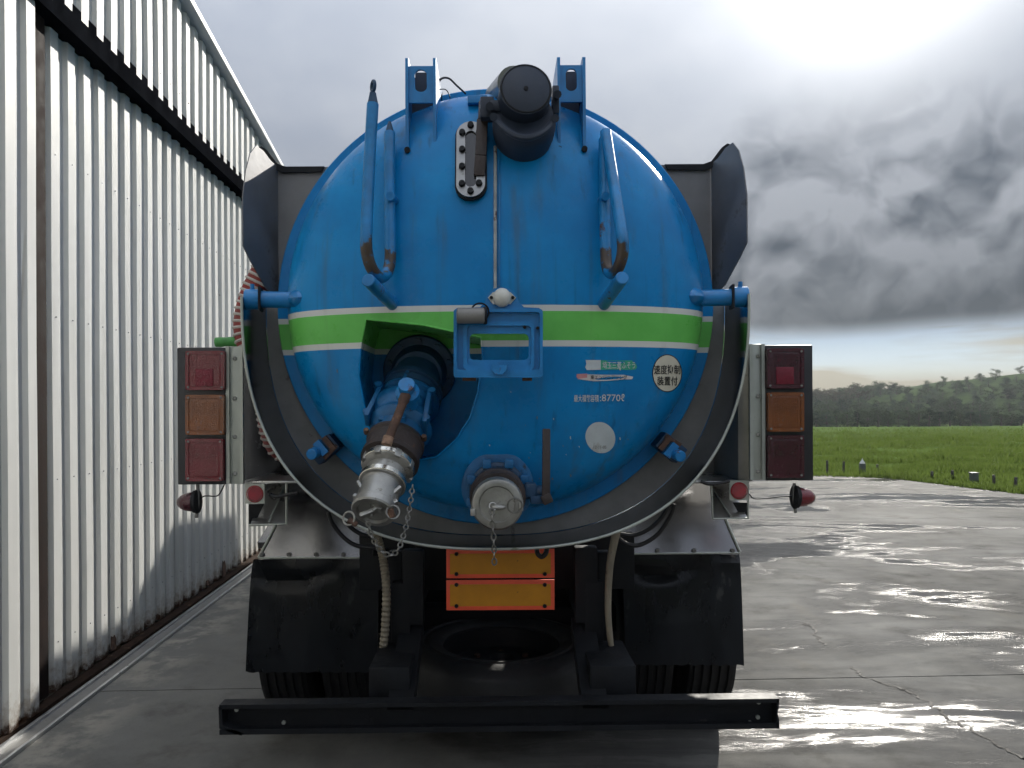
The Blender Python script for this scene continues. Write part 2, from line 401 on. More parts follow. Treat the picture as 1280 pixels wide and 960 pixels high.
def grid(xs, ys):
    bm = B(); vv = [[bm.verts.new((x, y, ter(x, y))) for x in xs] for y in ys]
    for j in range(len(ys) - 1):
        for i in range(len(xs) - 1): bm.faces.new((vv[j][i], vv[j][i + 1], vv[j + 1][i + 1], vv[j + 1][i]))
    return bm
def lin(a, b, n): return [a + (b - a) * i / n for i in range(n + 1)]
def grass_mat(name, ca, cb, cc, sc_=1.0, thin=0.0):
    m = bpy.data.materials.new(name); m.use_nodes = True; nt = m.node_tree; g = G(nt); bs = nt.nodes['Principled BSDF']
    p = g.n('ShaderNodeNewGeometry').outputs['Position']
    a = g.noise(p, .35 * sc_, 6, .65); b = g.noise(g.scale(p, (1, 1, 1)), 3.0 * sc_, 5, .7); c = g.noise(p, .06 * sc_, 4)
    col = g.mix(g.ss(a, .3, .7), ca, cb); col = g.mix(g.m('MULTIPLY', g.ss(b, .45, .7), .6), col, cc)
    col = g.mix(g.m('MULTIPLY', g.ss(c, .4, .7), .4), col, tuple(v * .75 for v in ca))
    nt.nodes.remove(bs); bs = g.n('ShaderNodeBsdfDiffuse'); g.put(bs.inputs[0], col)
    bp = g.n('ShaderNodeBump'); bp.inputs['Strength'].default_value = .8; bp.inputs['Distance'].default_value = .3
    g.put(bp.inputs['Height'], g.m('ADD', a, b)); nt.links.new(bp.outputs[0], bs.inputs['Normal'])
    tr = g.n('ShaderNodeBsdfTranslucent'); g.put(tr.inputs[0], g.mix(.5, col, (.13, .19, .035))); mxs = g.n('ShaderNodeMixShader'); mxs.inputs[0].default_value = thin
    nt.links.new(bs.outputs[0], mxs.inputs[1]); nt.links.new(tr.outputs[0], mxs.inputs[2])
    out = nt.nodes['Material Output']; nt.links.new(mxs.outputs[0], out.inputs[0]); return m
M_grass = grass_mat('paddock_grass', (.060, .098, .028), (.092, .138, .040), (.105, .145, .052))
M_hill = grass_mat('hill_pasture', (.030, .046, .018), (.050, .078, .026), (.038, .055, .022), .12)
xs = sorted(set([-600, -400, -250, -160, -110] + lin(-80, 190, 135) + [230, 300, 400, 560, 800]))
obj('field', grid(xs, [-400, -150, -60, -30] + lin(-20, 220, 140)), M_grass, kind='structure', origin=(0, 0, 0))
xh = [-900, -600, -400, -300] + lin(-200, 420, 90) + [500, 640, 900, 1300]
obj('hill', grid(xh, lin(220, 460, 50) + [500, 560, 640, 760, 900]), M_hill, kind='structure', origin=(0, 0, 0))

# concrete yard, slab by slab
def concrete():
    m = bpy.data.materials.new('wet_concrete'); m.use_nodes = True; nt = m.node_tree; g = G(nt); bs = nt.nodes['Principled BSDF']
    p = g.n('ShaderNodeNewGeometry').outputs['Position']; x, y, z = g.sep(p)
    a = g.noise(p, .55, 6, .6); b = g.noise(p, 5, 6, .65); f = g.noise(p, 90, 3, .6)
    wv = g.noise(g.scale(p, (.24, .66, 1)), 1.0, 6, .60, .7)      # water lies in bands across the fall of the yard
    wv2 = g.noise(g.scale(p, (.9, 2.3, 1)), 1.0, 6, .66, .5)
    wet = g.ss(g.m('ADD', wv, g.m('MULTIPLY', g.m('SUBTRACT', wv2, .5), .40)), .33, .60)
    dryside = g.ss(x, -.9, .4)                                     # lee of the building: only damp
    wet = g.m('MULTIPLY', wet, g.m('ADD', .1, g.m('MULTIPLY', dryside, .9)))
    c = g.mix(g.ss(a, .3, .7), (.112, .110, .102), (.178, .175, .165))
    c = g.mix(g.m('MULTIPLY', g.ss(b, .42, .7), .5), c, (.175, .17, .155))
    c = g.mix(g.m('MULTIPLY', g.ss(f, .55, .8), .5), c, (.07, .07, .066))
    u_ = g.vm('DOT_PRODUCT', g.vm('SUBTRACT', p, (-2.61, 4.0, 0)), (.99947, .03268, 0))      # distance from the wall
    st_ = g.noise(p, 1.7, 7, .7); st3 = g.noise(g.scale(p, (2.2, .8, 1)), 1.3, 6, .65)
    c = g.mix(g.m('MULTIPLY', g.ss(st_, .50, .72), .55), c, (.055, .050, .042))
    c = g.mix(g.m('MULTIPLY', g.ss(st3, .55, .72), .35), c, (.19, .175, .145))
    pale = g.m('MULTIPLY', g.ss(g.m('ABSOLUTE', g.m('SUBTRACT', u_, .36)), .34, .05), g.ss(g.m('ADD', st_, g.m('MULTIPLY', g.m('SUBTRACT', b, .5), .8)), .42, .62))
    c = g.mix(g.m('MULTIPLY', pale, .6), c, (.34, .32, .275))
    c = g.mix(g.m('MULTIPLY', wet, .75), c, g.mix(1.0, c, (.18, .18, .20), 'MULTIPLY'))
    g.put(bs.inputs['Base Color'], c)
    dryr = g.ss(b, .3, .7, .26, .44); dr = g.ss(dryside, 0, 1, .70, dryr, 'LINEAR')
    g.put(bs.inputs['Roughness'], g.ss(wet, .45, 1, dr, .08, 'LINEAR'))
    g.put(bs.inputs['Specular IOR Level'], g.m('ADD', g.ss(dryside, 0, 1, .08, .09), g.m('MULTIPLY', g.ss(wet, .8, 1), .26)))
    h = g.m('ADD', g.noise(p, 110, 4, .75), g.m('MULTIPLY', b, .6))
    bp = g.n('ShaderNodeBump'); bp.inputs['Distance'].default_value = .012
    g.put(bp.inputs['Strength'], g.ss(wet, .5, 1, .9, .05)); g.put(bp.inputs['Height'], h); nt.links.new(bp.outputs[0], bs.inputs['Normal'])
    df = g.n('ShaderNodeBsdfDiffuse'); g.put(df.inputs[0], c)
    ms = g.n('ShaderNodeMixShader'); g.put(ms.inputs[0], g.ss(wet, .55, 1, .875, .60, 'LINEAR')); nt.links.new(bs.outputs[0], ms.inputs[1]); nt.links.new(df.outputs[0], ms.inputs[2])
    nt.links.new(ms.outputs[0], nt.nodes['Material Output'].inputs[0])
    return m
M_con = concrete()
yard = thing('yard', (0, 6, 0), None, None); tag(yard, kind='structure')
def clip(poly, nx, ny, c):
    out = []
    for i, p in enumerate(poly):
        q = poly[(i + 1) % len(poly)]; a = nx * p[0] + ny * p[1] - c; b = nx * q[0] + ny * q[1] - c
        if a <= 0: out.append(p)
        if a * b < 0: t = a / (a - b); out.append((p[0] + (q[0] - p[0]) * t, p[1] + (q[1] - p[1]) * t))
    return out
ypoly = [(-14, -12), (15, -12), (13, 2), (11.4, 8), (10.45, 11.5), (9.75, 14), (9.0, 16.9), (8.3, 17.9), (7, 18.1), (-14, 18.6)]
JS = .0327
lines = [-12.6, -6.8, -1.1, 4.64, 11.0, 40]
for lo, hi in zip(lines, lines[1:]):
    q = clip(clip(ypoly, -JS, 1, hi - .006), JS, -1, -(lo + .006))
    if len(q) > 2:
        bm = B(); prism(bm, [(a, b, 0) for a, b in q], (0, 0, -.16))
        obj('concrete_slab', bm, M_con, yard)
M_soil = mat('dark_joint_filler', (.05, .046, .04), .9, 0, .3, 4)
bm = B(); prism(bm, [(a, b, -.012) for a, b in ypoly], (0, 0, -.10)); obj('joint_filler', bm, M_soil, yard)
def crack(pts, wd, seed):
    random.seed(seed); pp = smoothpath([P(x, y, F * CAMH / (y - VY + (x - VX) * math.sin(ROLL))) for x, y in pts], 9)
    bm = B(); L = []
    for i, p in enumerate(pp):
        o = Vector((random.uniform(-.02, .02), random.uniform(-.02, .02), 0)); ww = wd * random.uniform(.3, 1.2)
        L.append((bm.verts.new((p.x + o.x - ww, p.y + o.y + ww * .4, .004)), bm.verts.new((p.x + o.x + ww, p.y + o.y - ww * .4, .004))))
    for a, b in zip(L, L[1:]): bm.faces.new((a[0], a[1], b[1], b[0]))
    obj('crack', bm, M_soil, yard)
crack([(1064, 833), (1085, 848), (1125, 862), (1160, 878), (1185, 898), (1215, 912), (1245, 930), (1290, 952)], .008, 3)
crack([(1003, 779), (1015, 785), (1022, 797), (1034, 808)], .010, 4)

# ------------------------------------------------------------------ hangar with ribbed steel cladding
W0 = Vector((-2.61, 4.0, 0)); WD = Vector((-.0327, 1, 0)).normalized(); WN = Vector((WD.y, -WD.x, 0))
def WP(s, out, z): return W0 + WD * s + WN * out + Vector((0, 0, z))     # s along the wall (0 at Y=4)
def clad_mat():
    m = bpy.data.materials.new('white_ribbed_steel'); m.use_nodes = True; nt = m.node_tree; g = G(nt); bs = nt.nodes['Principled BSDF']
    p = g.n('ShaderNodeNewGeometry').outputs['Position']; x, y, z = g.sep(p)
    n = g.noise(g.scale(p, (3, 3, .35)), 1.6, 6, .6); f = g.noise(p, 22, 6, .7)
    c = g.mix(g.ss(n, .3, .7), (.76, .765, .745), (.84, .845, .83))
    lowb = g.m('SUBTRACT', .30, g.m('MULTIPLY', z, 1.0))
    stain = g.ss(g.m('ADD', lowb, g.m('MULTIPLY', g.m('SUBTRACT', f, .5), .55)), .06, .36)
    c = g.mix(g.m('MULTIPLY', stain, .75), c, (.30, .21, .12))
    rst = g.ss(g.m('ADD', g.m('SUBTRACT', .085, z), g.m('MULTIPLY', g.m('SUBTRACT', f, .5), .16)), .0, .05)
    c = g.mix(rst, c, (.085, .04, .02))
    spot = g.ss(g.noise(p, 9, 3, .8), .775, .785)
    c = g.mix(g.m('MULTIPLY', spot, .7), c, (.14, .10, .07))
    g.put(bs.inputs['Base Color'], c); g.put(bs.inputs['Roughness'], g.ss(n, .3, .7, .42, .55)); return m
M_clad = clad_mat()
M_flash = mat('grey_white_flashing', (.42, .43, .43), .45, 0, .08, 5)
M_dark = mat('dark_door_track', (.006, .0065, .008), .9, 0, .4, 6, .1, .1, 40, spec=0)
M_post = mat('rusty_brown_post', (.013, .008, .007), .85, 0, .4, 10, .1, .2, 60, spec=.1)
M_sill = mat('rusty_dark_sill', (.028, .017, .012), .9, 0, .5, 14, .1, .4, 60, ((.10, .07, .045), .6, 12, .9), spec=.1)
M_galv = mat('galvanised_rail', (.42, .43, .44), .36, .8, .15, 9, .1, .05, 60, ((.13, .11, .09), .60, 9, .8))
hangar = thing('hangar', (-4, 6, 0), 'tall white ribbed steel hangar with sliding doors and sloping roof edge', 'building')
PITCH = .19
def ribs(s0, n):
    out = []
    for k in range(n):
        b = s0 + k * PITCH
        out += [(b, 0), (b + .082, 0), (b + .095, .026), (b + .177, .026), (b + .19, 0)]
    # merge duplicate seam points
    q = [out[0]]
    for a in out[1:]:
        if abs(a[0] - q[-1][0]) > 1e-6: q.append(a)
    return q
def sheet(s0, n, base, z0, ztop, parent, name='cladding_sheet', waves=0):
    bm = B(); pr = ribs(s0, n); th = .0022; zs = lambda s: [z0 + (ztop(s) - z0) * i / 6 for i in range(7)]
    F_, K_ = [], []
    random.seed(int(s0 * 100) + 999)
    ph = random.uniform(0, 6)
    for s, o in pr:
        zc = zs(s)
        F_.append([bm.verts.new(WP(s, base + o + .0025 * math.sin(z * 2.1 + ph + s * 3) * (0 if i in (0, 6) else 1), z)) for i, z in enumerate(zc)])
    for A, B_ in zip(F_, F_[1:]):
        for i in range(6): bm.faces.new((A[i], B_[i], B_[i + 1], A[i + 1]))
    r = bmesh.ops.solidify(bm, geom=list(bm.faces), thickness=th)
    return obj(name, bm, M_clad, parent, ang=15)
S_POST = .42
s = .36
HDR = 3.95
gable = lambda s: 5.04 - .138 * (s - 2.31)
while s < 13.5:                                # door leaves beyond the post
    sheet(s, 4, 0, .035, lambda q: HDR + .02, hangar); s += 4 * PITCH
s = .185 - 4 * PITCH
while s > -7.5:                                # the nearer leaf, standing proud of the next
    sheet(s, 4, .07, .03, lambda q: HDR + .02 if q > -99 else 0, hangar); s -= 4 * PITCH
s = S_POST + .10 - 8 * PITCH * 5
k0 = s
while s < 13.2:
    sheet(s, 4, .10, HDR + .105, lambda q: gable(q) - .05, hangar); s += 4 * PITCH
bm = B()
bar(bm, WP(-8, .045, HDR + .07), WP(13.5, .045, HDR + .07), .16, .17)
obj('door_track', bm, M_dark, hangar)
bm = B(); bar(bm, WP(.20, .015, 2.0), WP(.372, .015, 2.0), .05, 3.9, bev=.004); obj('door_post', bm, M_post, hangar)
bm = B(); bar(bm, WP(-9, .13, gable(-9) + .0), WP(13.6, .13, gable(13.6)), .15, .055, bev=.006); obj('barge_flashing', bm, M_flash, hangar)
bm = B()
prism(bm, [WP(-9, .05, gable(-9) + .045), WP(13.6, .05, gable(13.6) + .045), WP(13.6, -12, gable(13.6) + .045), WP(-9, -12, gable(-9) + .045)], (0, 0, -.05))
obj('roof', bm, M_flash, hangar)
bm = B(); prism(bm, [WP(13.4, -.02, 0), WP(13.4, -12, 0), WP(13.4, -12, 3.6), WP(13.4, -.02, 3.6)], WD * -.05)
obj('end_wall', bm, M_flash, hangar)
bm = B(); prism(bm, [WP(-8, -.10, 0), WP(13.3, -.10, 0), WP(13.3, -.10, gable(13.3)), WP(-8, -.10, gable(-8))], WN * -.03)
obj('inner_lining', bm, M_dark, hangar)
bm = B()
for zc in (.32, 1.28, 2.24, 3.20):
    for k in range(66): cyl(bm, WP(.36 + k * PITCH + .136, .025, zc), WP(.36 + k * PITCH + .136, .031, zc), .0042, None, 6)
for zc in (4.25, 4.75):
    for k in range(50):
        s_ = k0 + k * PITCH + .136
        if -2 < s_ < 12 and zc < gable(s_) - .15: cyl(bm, WP(s_, .125, zc), WP(s_, .131, zc), .0042, None, 6)
obj('cladding_screws', bm, M_galv, hangar, kind='stuff')
# floor rail
for off, wd, h in ((.135, .022, .026), (.235, .018, .022)):
    bm = B(); bar(bm, WP(-8, off, h / 2 + .001), WP(13.5, off, h / 2 + .001), wd, h, bev=.003); obj('floor_rail', bm, M_galv, hangar)
bm = B(); bar(bm, WP(-8, .185, .006), WP(13.5, .185, .006), .078, .010); obj('rail_channel', bm, M_dull, hangar)
bm = B(); bar(bm, WP(-8, .055, .014), WP(13.5, .055, .014), .075, .026); obj('rusty_sill', bm, M_sill, hangar)
for px, py, ww, hh in ((133, 800, .07, .10), (274, 708, .09, .16), (253, 726, .07, .05)):
    d = 2.479 / ((VX - px) / F - .0327); bm = B(); q = WP(d - 4, .036, CAMH - (py - VY) * d / F)
    prism(bm, [q + WD * (u * ww) + Vector((0, 0, v * hh)) for u, v in ((-.5, -.5), (.45, -.5), (.5, .1), (.2, .45), (-.1, .35), (-.45, .5))], WN * .006)
    obj('rust_hole', bm, M_rust, hangar)

# ------------------------------------------------------------------ TRUCK
truck = thing('tanker_truck', (0, 3, 0), 'blue vacuum tanker truck with green and white stripe seen from behind', 'truck')
def part(name, bm, m, parent=truck, **k): return obj(name, bm, m, parent, **k)
ZC, RH, YB, HD = 2.104, .82, 3.03, .33
STR = Vector((0, 2.9, 1.984))
def head_y(x, z):
    r = min(math.hypot(x, z - ZC) / RH, .9999)
    return YB - HD * (1 - r ** 2.25) ** (1 / 2.25)
def hp(px, py, off=0.0):
    d = 2.8
    for _ in range(14):
        q = P(px, py, d); d = head_y(q.x, q.z) - off
    return P(px, py, d)
def hn(q):
    e = .004
    gx = (head_y(q.x + e, q.z) - head_y(q.x - e, q.z)) / (2 * e); gz = (head_y(q.x, q.z + e) - head_y(q.x, q.z - e)) / (2 * e)
    return Vector((gx, -1, gz)).normalized()
# tank head with the valve pocket cut out
bm = B(); prof = [(0, RH), (3.12 - YB, RH)]
prof = [(0.0, RH)]
for i in range(0, 41):
    t = math.pi / 2 * i / 40
    r = RH * max(0, math.cos(t)) ** (2 / 2.25); h = HD * math.sin(t) ** (2 / 2.25)
    prof.append((3.12 - YB + h, r))
lathe(bm, (0, 3.12, ZC), (0, -1, 0), prof, 144)
bmesh.ops.remove_doubles(bm, verts=bm.verts, dist=.0003)
head = part('tank_head', bm, M_tank, origin=STR)
pk = [(459, 400), (530, 408), (602, 424), (604, 450), (598, 490), (588, 522), (570, 550), (545, 572), (515, 578), (488, 566), (467, 540), (454, 508), (448, 470), (452, 430)]
bm = B(); prism(bm, PL(pk, 2.77), (0, 0, 0)) if False else None
a = [q for q in PL(pk, 2.77)]
prism(bm, [Vector((q.x, 2.3, q.z)) for q in a], (0, .775, 0))
cut = obj('cutter', bm, M_tank)
md = head.modifiers.new('b', 'BOOLEAN'); md.object = cut; md.operation = 'DIFFERENCE'; md.solver = 'EXACT'
bpy.context.view_layer.update()
dg = bpy.context.evaluated_depsgraph_get(); nm = bpy.data.meshes.new_from_object(head.evaluated_get(dg))
head.modifiers.clear(); head.data = nm; bpy.data.objects.remove(cut)
bmx = bmesh.new(); bmx.from_mesh(nm)
for f in bmx.faces: f.smooth = True
for e in bmx.edges: e.smooth = not (len(e.link_faces) == 2 and e.calc_face_angle(3.2) > R(32))
bmx.to_mesh(nm); bmx.free()
# pocket lip
bm = B(); lipo = []
n_ = len(a)
for i in range(n_):
    for t in (0, .25, .5, .75):
        q = a[i] * (1 - t) + a[(i + 1) % n_] * t; lipo.append(Vector((q.x, head_y(q.x, q.z) - .002, q.z)))
tube(bm, lipo + [lipo[0]], .004, 6, 1); part('pocket_lip', bm, M_tank, origin=STR)
# flange ring
bm = B(); lathe(bm, (0, 3.135, ZC), (0, -1, 0), [(0, .80), (0, .885), (.004, .888), (.036, .888), (.04, .884), (.04, .80)], 128, False, False)
part('tank_flange', bm, M_tank, origin=STR)
bm = B(); lathe(bm, (0, 3.18, ZC), (0, 1, 0), [(0, .86), (.02, .872), (3.7, .872), (3.85, .80), (3.95, .5), (3.98, .01)], 96)
part('tank_shell', bm, M_tank, origin=STR)
# vertical seam conduit
bm = B(); pts = [hp(619, y, .006) for y in range(183, 366, 12)]; tube(bm, pts, .006, 8, 2); part('seam_conduit', bm, mat('conduit_worn', (.33, .35, .35), .6, 0, .3, 20, .1, .2, 80, (RUST, .55, 14, .9)))
bm = B(); pts = [hp(624, y, .003) for y in range(190, 366, 12)]; tube(bm, pts, .004, 6, 2); part('seam_bead', bm, M_blue)

# splash guard round the lower half of the flange
GC, GR = Vector((0, 0, 2.113)), .948
SE = 2.5
def se(t): return (abs(math.cos(t)) ** SE + abs(math.sin(t)) ** SE) ** (-1 / SE)
bm = B(); L = []
N = 72
for i in range(N + 1):
    t = math.pi + math.pi * i / N
    cx, sx = math.cos(t) * se(t), math.sin(t) * se(t)
    L.append([Vector((GR * r * cx, y, GC.z + GR * r * sx)) for r, y in ((1, 2.85), (1, 3.15), (1.005, 3.15), (1.005, 2.85))])
rings(bm, L); guard = part('splash_guard', bm, M_gin)
bm = B(); tube(bm, [Vector((GR * 1.003 * se(math.pi * (1 + i / N)) * math.cos(math.pi * (1 + i / N)), 2.848, GC.z + GR * 1.003 * se(math.pi * (1 + i / N)) * math.sin(math.pi * (1 + i / N)))) for i in range(N + 1)], .0055, 8, 1)
obj('guard_rim', bm, M_alub, guard)
bm = B(); L = []
for i in range(N + 1):
    t = math.pi + math.pi * i / N; cx, sx = math.cos(t), math.sin(t); ro = .946 * se(t)
    L.append([Vector((r * cx, y, GC.z + r * sx)) for r, y in ((.85, 3.142), (ro, 3.142), (ro, 3.148), (.85, 3.148))])
rings(bm, L); obj('guard_back_plate', bm, M_dull, guard)
# upper wing shields
for sgn in (-1, 1):
    fx = lambda y: sgn * (.896 + (3.14 - y) * .27)
    zz_ = lambda py, d: CAMH - (py - VY) * d / F
    pr = [(3.142, 207), (3.09, 199), (3.04, 187), (2.99, 180), (2.95, 190), (2.92, 212), (2.90, 245), (2.90, 305), (2.95, 325), (3.05, 358), (3.142, 374)]
    bm = B(); prism(bm, [Vector((fx(d), d, zz_(y, d))) for d, y in pr], (sgn * .004, 0, 0))
    wing = part('wing_shield', bm, M_wing)
    X = lambda px: sgn * abs((px - VX) * 3.143 / F)
    bm = B(); prism(bm, [Vector((X(x), 3.146, zz_(y, 3.143))) for x, y in ((349, 207), (425, 207), (415, 300), (390, 376), (349, 376))], (0, .004, 0))
    obj('back_plate', bm, M_wing, wing)
    bm = B(); bb = [(323, 183), (330, 181), (337, 186), (350, 203), (360, 206.5), (408, 206.5), (404, 213), (356, 214), (343, 208), (331, 197)]
    prism(bm, [Vector((X(x), 3.13, zz_(y, 3.13))) for x, y in bb], (0, .010, 0)); obj('top_gusset', bm, M_black, wing)
# hinge tubes at the guard tops
for sgn in (-1, 1):
    q = P(372 if sgn < 0 else 868, 375 if sgn < 0 else 373, 2.93); e = P(306 if sgn < 0 else 935, 374 if sgn < 0 else 371, 2.90)
    bm = B(); cyl(bm, q, q.lerp(e, .72), .032, .032, 24); hg = part('hinge_tube', bm, M_blue)
    bm = B(); cyl(bm, q.lerp(e, .70), e, .039, .039, 24, .004); cyl(bm, q.lerp(e, .86) + Vector((0, 0, .03)), q.lerp(e, .86) + Vector((0, 0, .058)), .008); obj('hinge_cap', bm, M_blue, hg)
    bm = B(); bar(bm, q.lerp(e, .68) - Vector((0, 0, .0)), q.lerp(e, .72), .088, .088); obj('hinge_clip', bm, M_black, hg)
    bm = B(); bb = q + Vector((sgn * -.02, .02, 0)); ball(bm, bb, (.06, .10, .045)); obj('hinge_boss', bm, M_blue, hg)
# lower door clamps
for cx, cy, an in ((408, 561, 0), (836, 559, 1)):
    sg = -1 if an == 0 else 1
    c = P(cx, cy, 3.04); rad = Vector((c.x, 0, c.z - ZC)).normalized(); tn = Vector((-rad.z, 0, rad.x))
    bm = B(); bar(bm, c - rad * .055, c + rad * .055, .10, .07, tn, .006); cl_ = part('door_clamp', bm, M_dblue)
    bm = B(); cyl(bm, c + rad * .02 + Vector((0, -.04, 0)) - tn * .01, c + rad * .035 + Vector((0, -.115, 0)) - tn * .01, .022, .022, 16, .003); bar(bm, c - tn * .04 + Vector((0, -.05, 0)), c + tn * .02 + Vector((0, -.05, 0)), .05, .03); obj('clamp_screw', bm, M_bluew, cl_)
    bm = B(); bar(bm, c - rad * .035 - tn * .035 + Vector((0, -.055, 0)), c - rad * .035 + tn * .03 + Vector((0, -.055, 0)), .03, .02, rad); bar(bm, c - rad * .05 + tn * .02 + Vector((0, -.05, 0)), c + rad * .02 + tn * .03 + Vector((0, -.05, 0)), .02, .015); obj('clamp_link', bm, M_rust, cl_)

# hinge brackets above the head
for xa, xb, xc, xd in ((507, 512, 540.5, 545), (697, 702, 727, 732)):
    d0 = 2.79; brk = None; ztop = CAMH + (VY - 70) * d0 / F
    xl, xr = S(xa - VX, d0), S(xd - VX, d0)
    xm = (xl + xr) / 2 + math.sin(ROLL) * 1.2
    def zat(py): return CAMH + (VY - py) * d0 / F
    hb = P((xa + xd) / 2, 190, d0); dxx = hb.x - (xl + xr) / 2; top = P((xa + xd) / 2, 70, d0)
    hw = (xr - xl) / 2; cxm = (hb.x + top.x) / 2
    for sg in (-1, 1):
        x = cxm + sg * (hw - .005)
        prf = [(d0, zat(190)), (d0 - .005, zat(125)), (d0, zat(72)), (d0 + .012, zat(70)), (d0 + .42, zat(78)), (d0 + .50, zat(100)), (d0 + .50, 2.94), (d0 + .33, 2.99), (d0 + .27, 2.95), (d0 + .17, zat(130)), (d0 + .09, zat(162)), (d0 + .03, zat(190))]
        bm = B(); prism(bm, [Vector((x - .0055, y, z)) for y, z in prf], (.011, 0, 0))
        fl = part('bracket_flange', bm, M_blue) if brk is None else obj('bracket_flange', bm, M_blue, brk)
        if brk is None: brk = part_root = fl
        bm = B(); cyl(bm, Vector((x, d0 - .006, zat(187))), Vector((x, d0 + .03, zat(187))), .011, None, 12); obj('bracket_foot', bm, M_black, brk)
    cyy = d0 + .006
    o = [Vector((cxm + u * hw * .94, cyy, zat(v))) for u, v in ((-1, 81), (1, 81), (1, 127), (-1, 127))]
    h = [Vector((cxm + .15 * hw + (x) * hw, cyy, zat(y))) for x, y in rrect(-.36, 86, .36, 113, .001, 1)]
    hc = cxm + .0; hh = []
    for i in range(20):
        t = 2 * math.pi * i / 20; oy = 6 if math.sin(t) < 0 else -6
        hh.append(Vector((hc + .40 * hw * math.cos(t), cyy, zat(99.5 + (-7.5 if math.sin(t) > 0 else 7.5) - 6.5 * math.sin(t)))))
    bm = B(); holed(bm, o, [hh], (0, .010, 0)); obj('bracket_web', bm, M_blue, brk)
    bm = B(); box(bm, (cxm, d0 + .13, zat(111)), (hw * 1.78, .012, S(79, d0))); obj('bracket_web', bm, M_bdark, brk)  # dark plate closing the slot, shade between the flanges put into its colour
# aerial wires near the left bracket
bm = B(); tube(bm, [P(546, 136, 2.98), P(546, 112, 2.98), P(551, 99, 2.98), P(561, 98, 3.0), P(571, 107, 3.02), P(582, 117, 3.06)], .0042, 6)
tube(bm, [P(547, 112, 2.98), P(557, 112, 2.98), P(562, 120, 3.0), P(563, 130, 3.02)], .002, 6); cyl(bm, P(546, 96, 2.98), P(547, 118, 2.98), .010, .007, 8)
part('wire', bm, M_wire)

# capped inlet at the top, backlit shade put into its dark paint
q0 = hp(654, 172); q1 = P(657.5, 118, 2.60); ax = q1 - q0; Ln = ax.length
bm = B(); lathe(bm, q0 - ax * .12, ax, [(0, .100), (Ln * .22, .110), (Ln * .42, .114), (Ln * .55, .112), (Ln * .70, .100)], 40)
inl = part('top_inlet', bm, M_bdark)
cx1 = P(657.5, 110.5, 2.60)
ax2 = Vector((-.07, 1, -.10)).normalized()
bm = B(); lathe(bm, cx1, ax2, [(0, .083), (.004, .090), (.16, .093), (.17, .098), (.23, .098), (.24, .088), (.42, .088)], 48); obj('inlet_cap', bm, M_bdark, inl)
bm = B(); torus(bm, cx1 + ax2 * .002, ax2, .084, .0035, 40, 6); cyl(bm, cx1 - ax2 * .003, cx1 + ax2 * .01, .008, None, 10); obj('cap_rim', bm, M_black, inl)
bm = B(); tube(bm, [P(642, 104, 2.78), P(632, 114, 2.95), P(622, 124, 3.15), P(612, 130, 3.4)], .060, 20); obj('inlet_pipe', bm, M_ssd, inl)
bm = B()
tube(bm, [P(617, 147, 2.66), P(630, 160, 2.62), P(645, 170, 2.605), P(662, 172, 2.60), P(680, 164, 2.62), P(693, 149, 2.66)], .012, 8)
for x, y in ((617, 146), (694, 148), (612, 133), (697, 118)): cyl(bm, P(x, y, 2.69), P(x, y, 2.63), .014, None, 10); 
box(bm, P(609, 137, 2.72), (.05, .06, .075), .008); box(bm, P(625, 136, 2.70), (.07, .07, .04), .008); box(bm, P(694, 128, 2.72), (.025, .06, .10), .006)
obj('inlet_clamp', bm, M_bdark, inl)
bm = B(); pts = [hp(604, 128, .05), hp(603, 150, .055), hp(601, 195, .04), hp(599, 220, .028)]
for k in range(3): bar(bm, pts[k], pts[k + 1], .040 if k else .032, .018, (0, -1, .3), .004)
cyl(bm, hp(608, 138, .02), hp(608, 138, .075), .022, None, 14); obj('inlet_lever', bm, M_brown, inl)
bm = B(); q = hp(597, 126, .02); box(bm, q, (.075, .04, .03), .004); obj('inlet_pad', bm, M_blue, inl)

# sight glass
c0 = hp(589, 203); nn = hn(c0); ux = Vector((1, 0, 0)); ux = (ux - nn * ux.dot(nn)).normalized(); uz = nn.cross(ux) * 1.0
if uz.z < 0: uz = -uz
sv = 2.745 / F; kz = 1 / max(.3, abs(uz.z) + abs(uz.y) * (VY - 203) / F * .0)
def loc(x, y, o): return c0 + ux * (x * sv) + uz * (y * sv * kz) + nn * o
def oval(hw, hh, n=12): return [(hw * math.cos(t), (hh - hw) * (1 if math.sin(t) > 0 else -1) + hw * math.sin(t)) for t in [math.pi * (i + .5) / n for i in range(2 * n)]]
bm = B(); prism(bm, [loc(x, y, .002) for x, y in oval(20, 53)], nn * .012); sg = part('sight_glass', bm, M_black)
bm = B(); holed(bm, [loc(x, y, .014) for x, y in oval(18, 51)], [[loc(x, y, .014) for x, y in oval(7, 38, 8)]], nn * .012); obj('glass_plate', bm, M_ssd, sg)
bm = B(); prism(bm, [loc(x, y, .008) for x, y in oval(8, 39, 8)], nn * .010); obj('glass_pane', bm, M_glass, sg)
bm = B()
for x, y in ((-10.5, 35), (-10.5, 12), (-10.5, -11), (-10.5, -34), (10.5, 35), (10.5, 12), (10.5, -11), (10.5, -34), (0, 45), (0, -44)):
    cyl(bm, loc(x, y, .026), loc(x, y, .038), 4.3 * sv, 3.6 * sv, 10)
obj('bolts', bm, M_black, sg, kind='stuff')

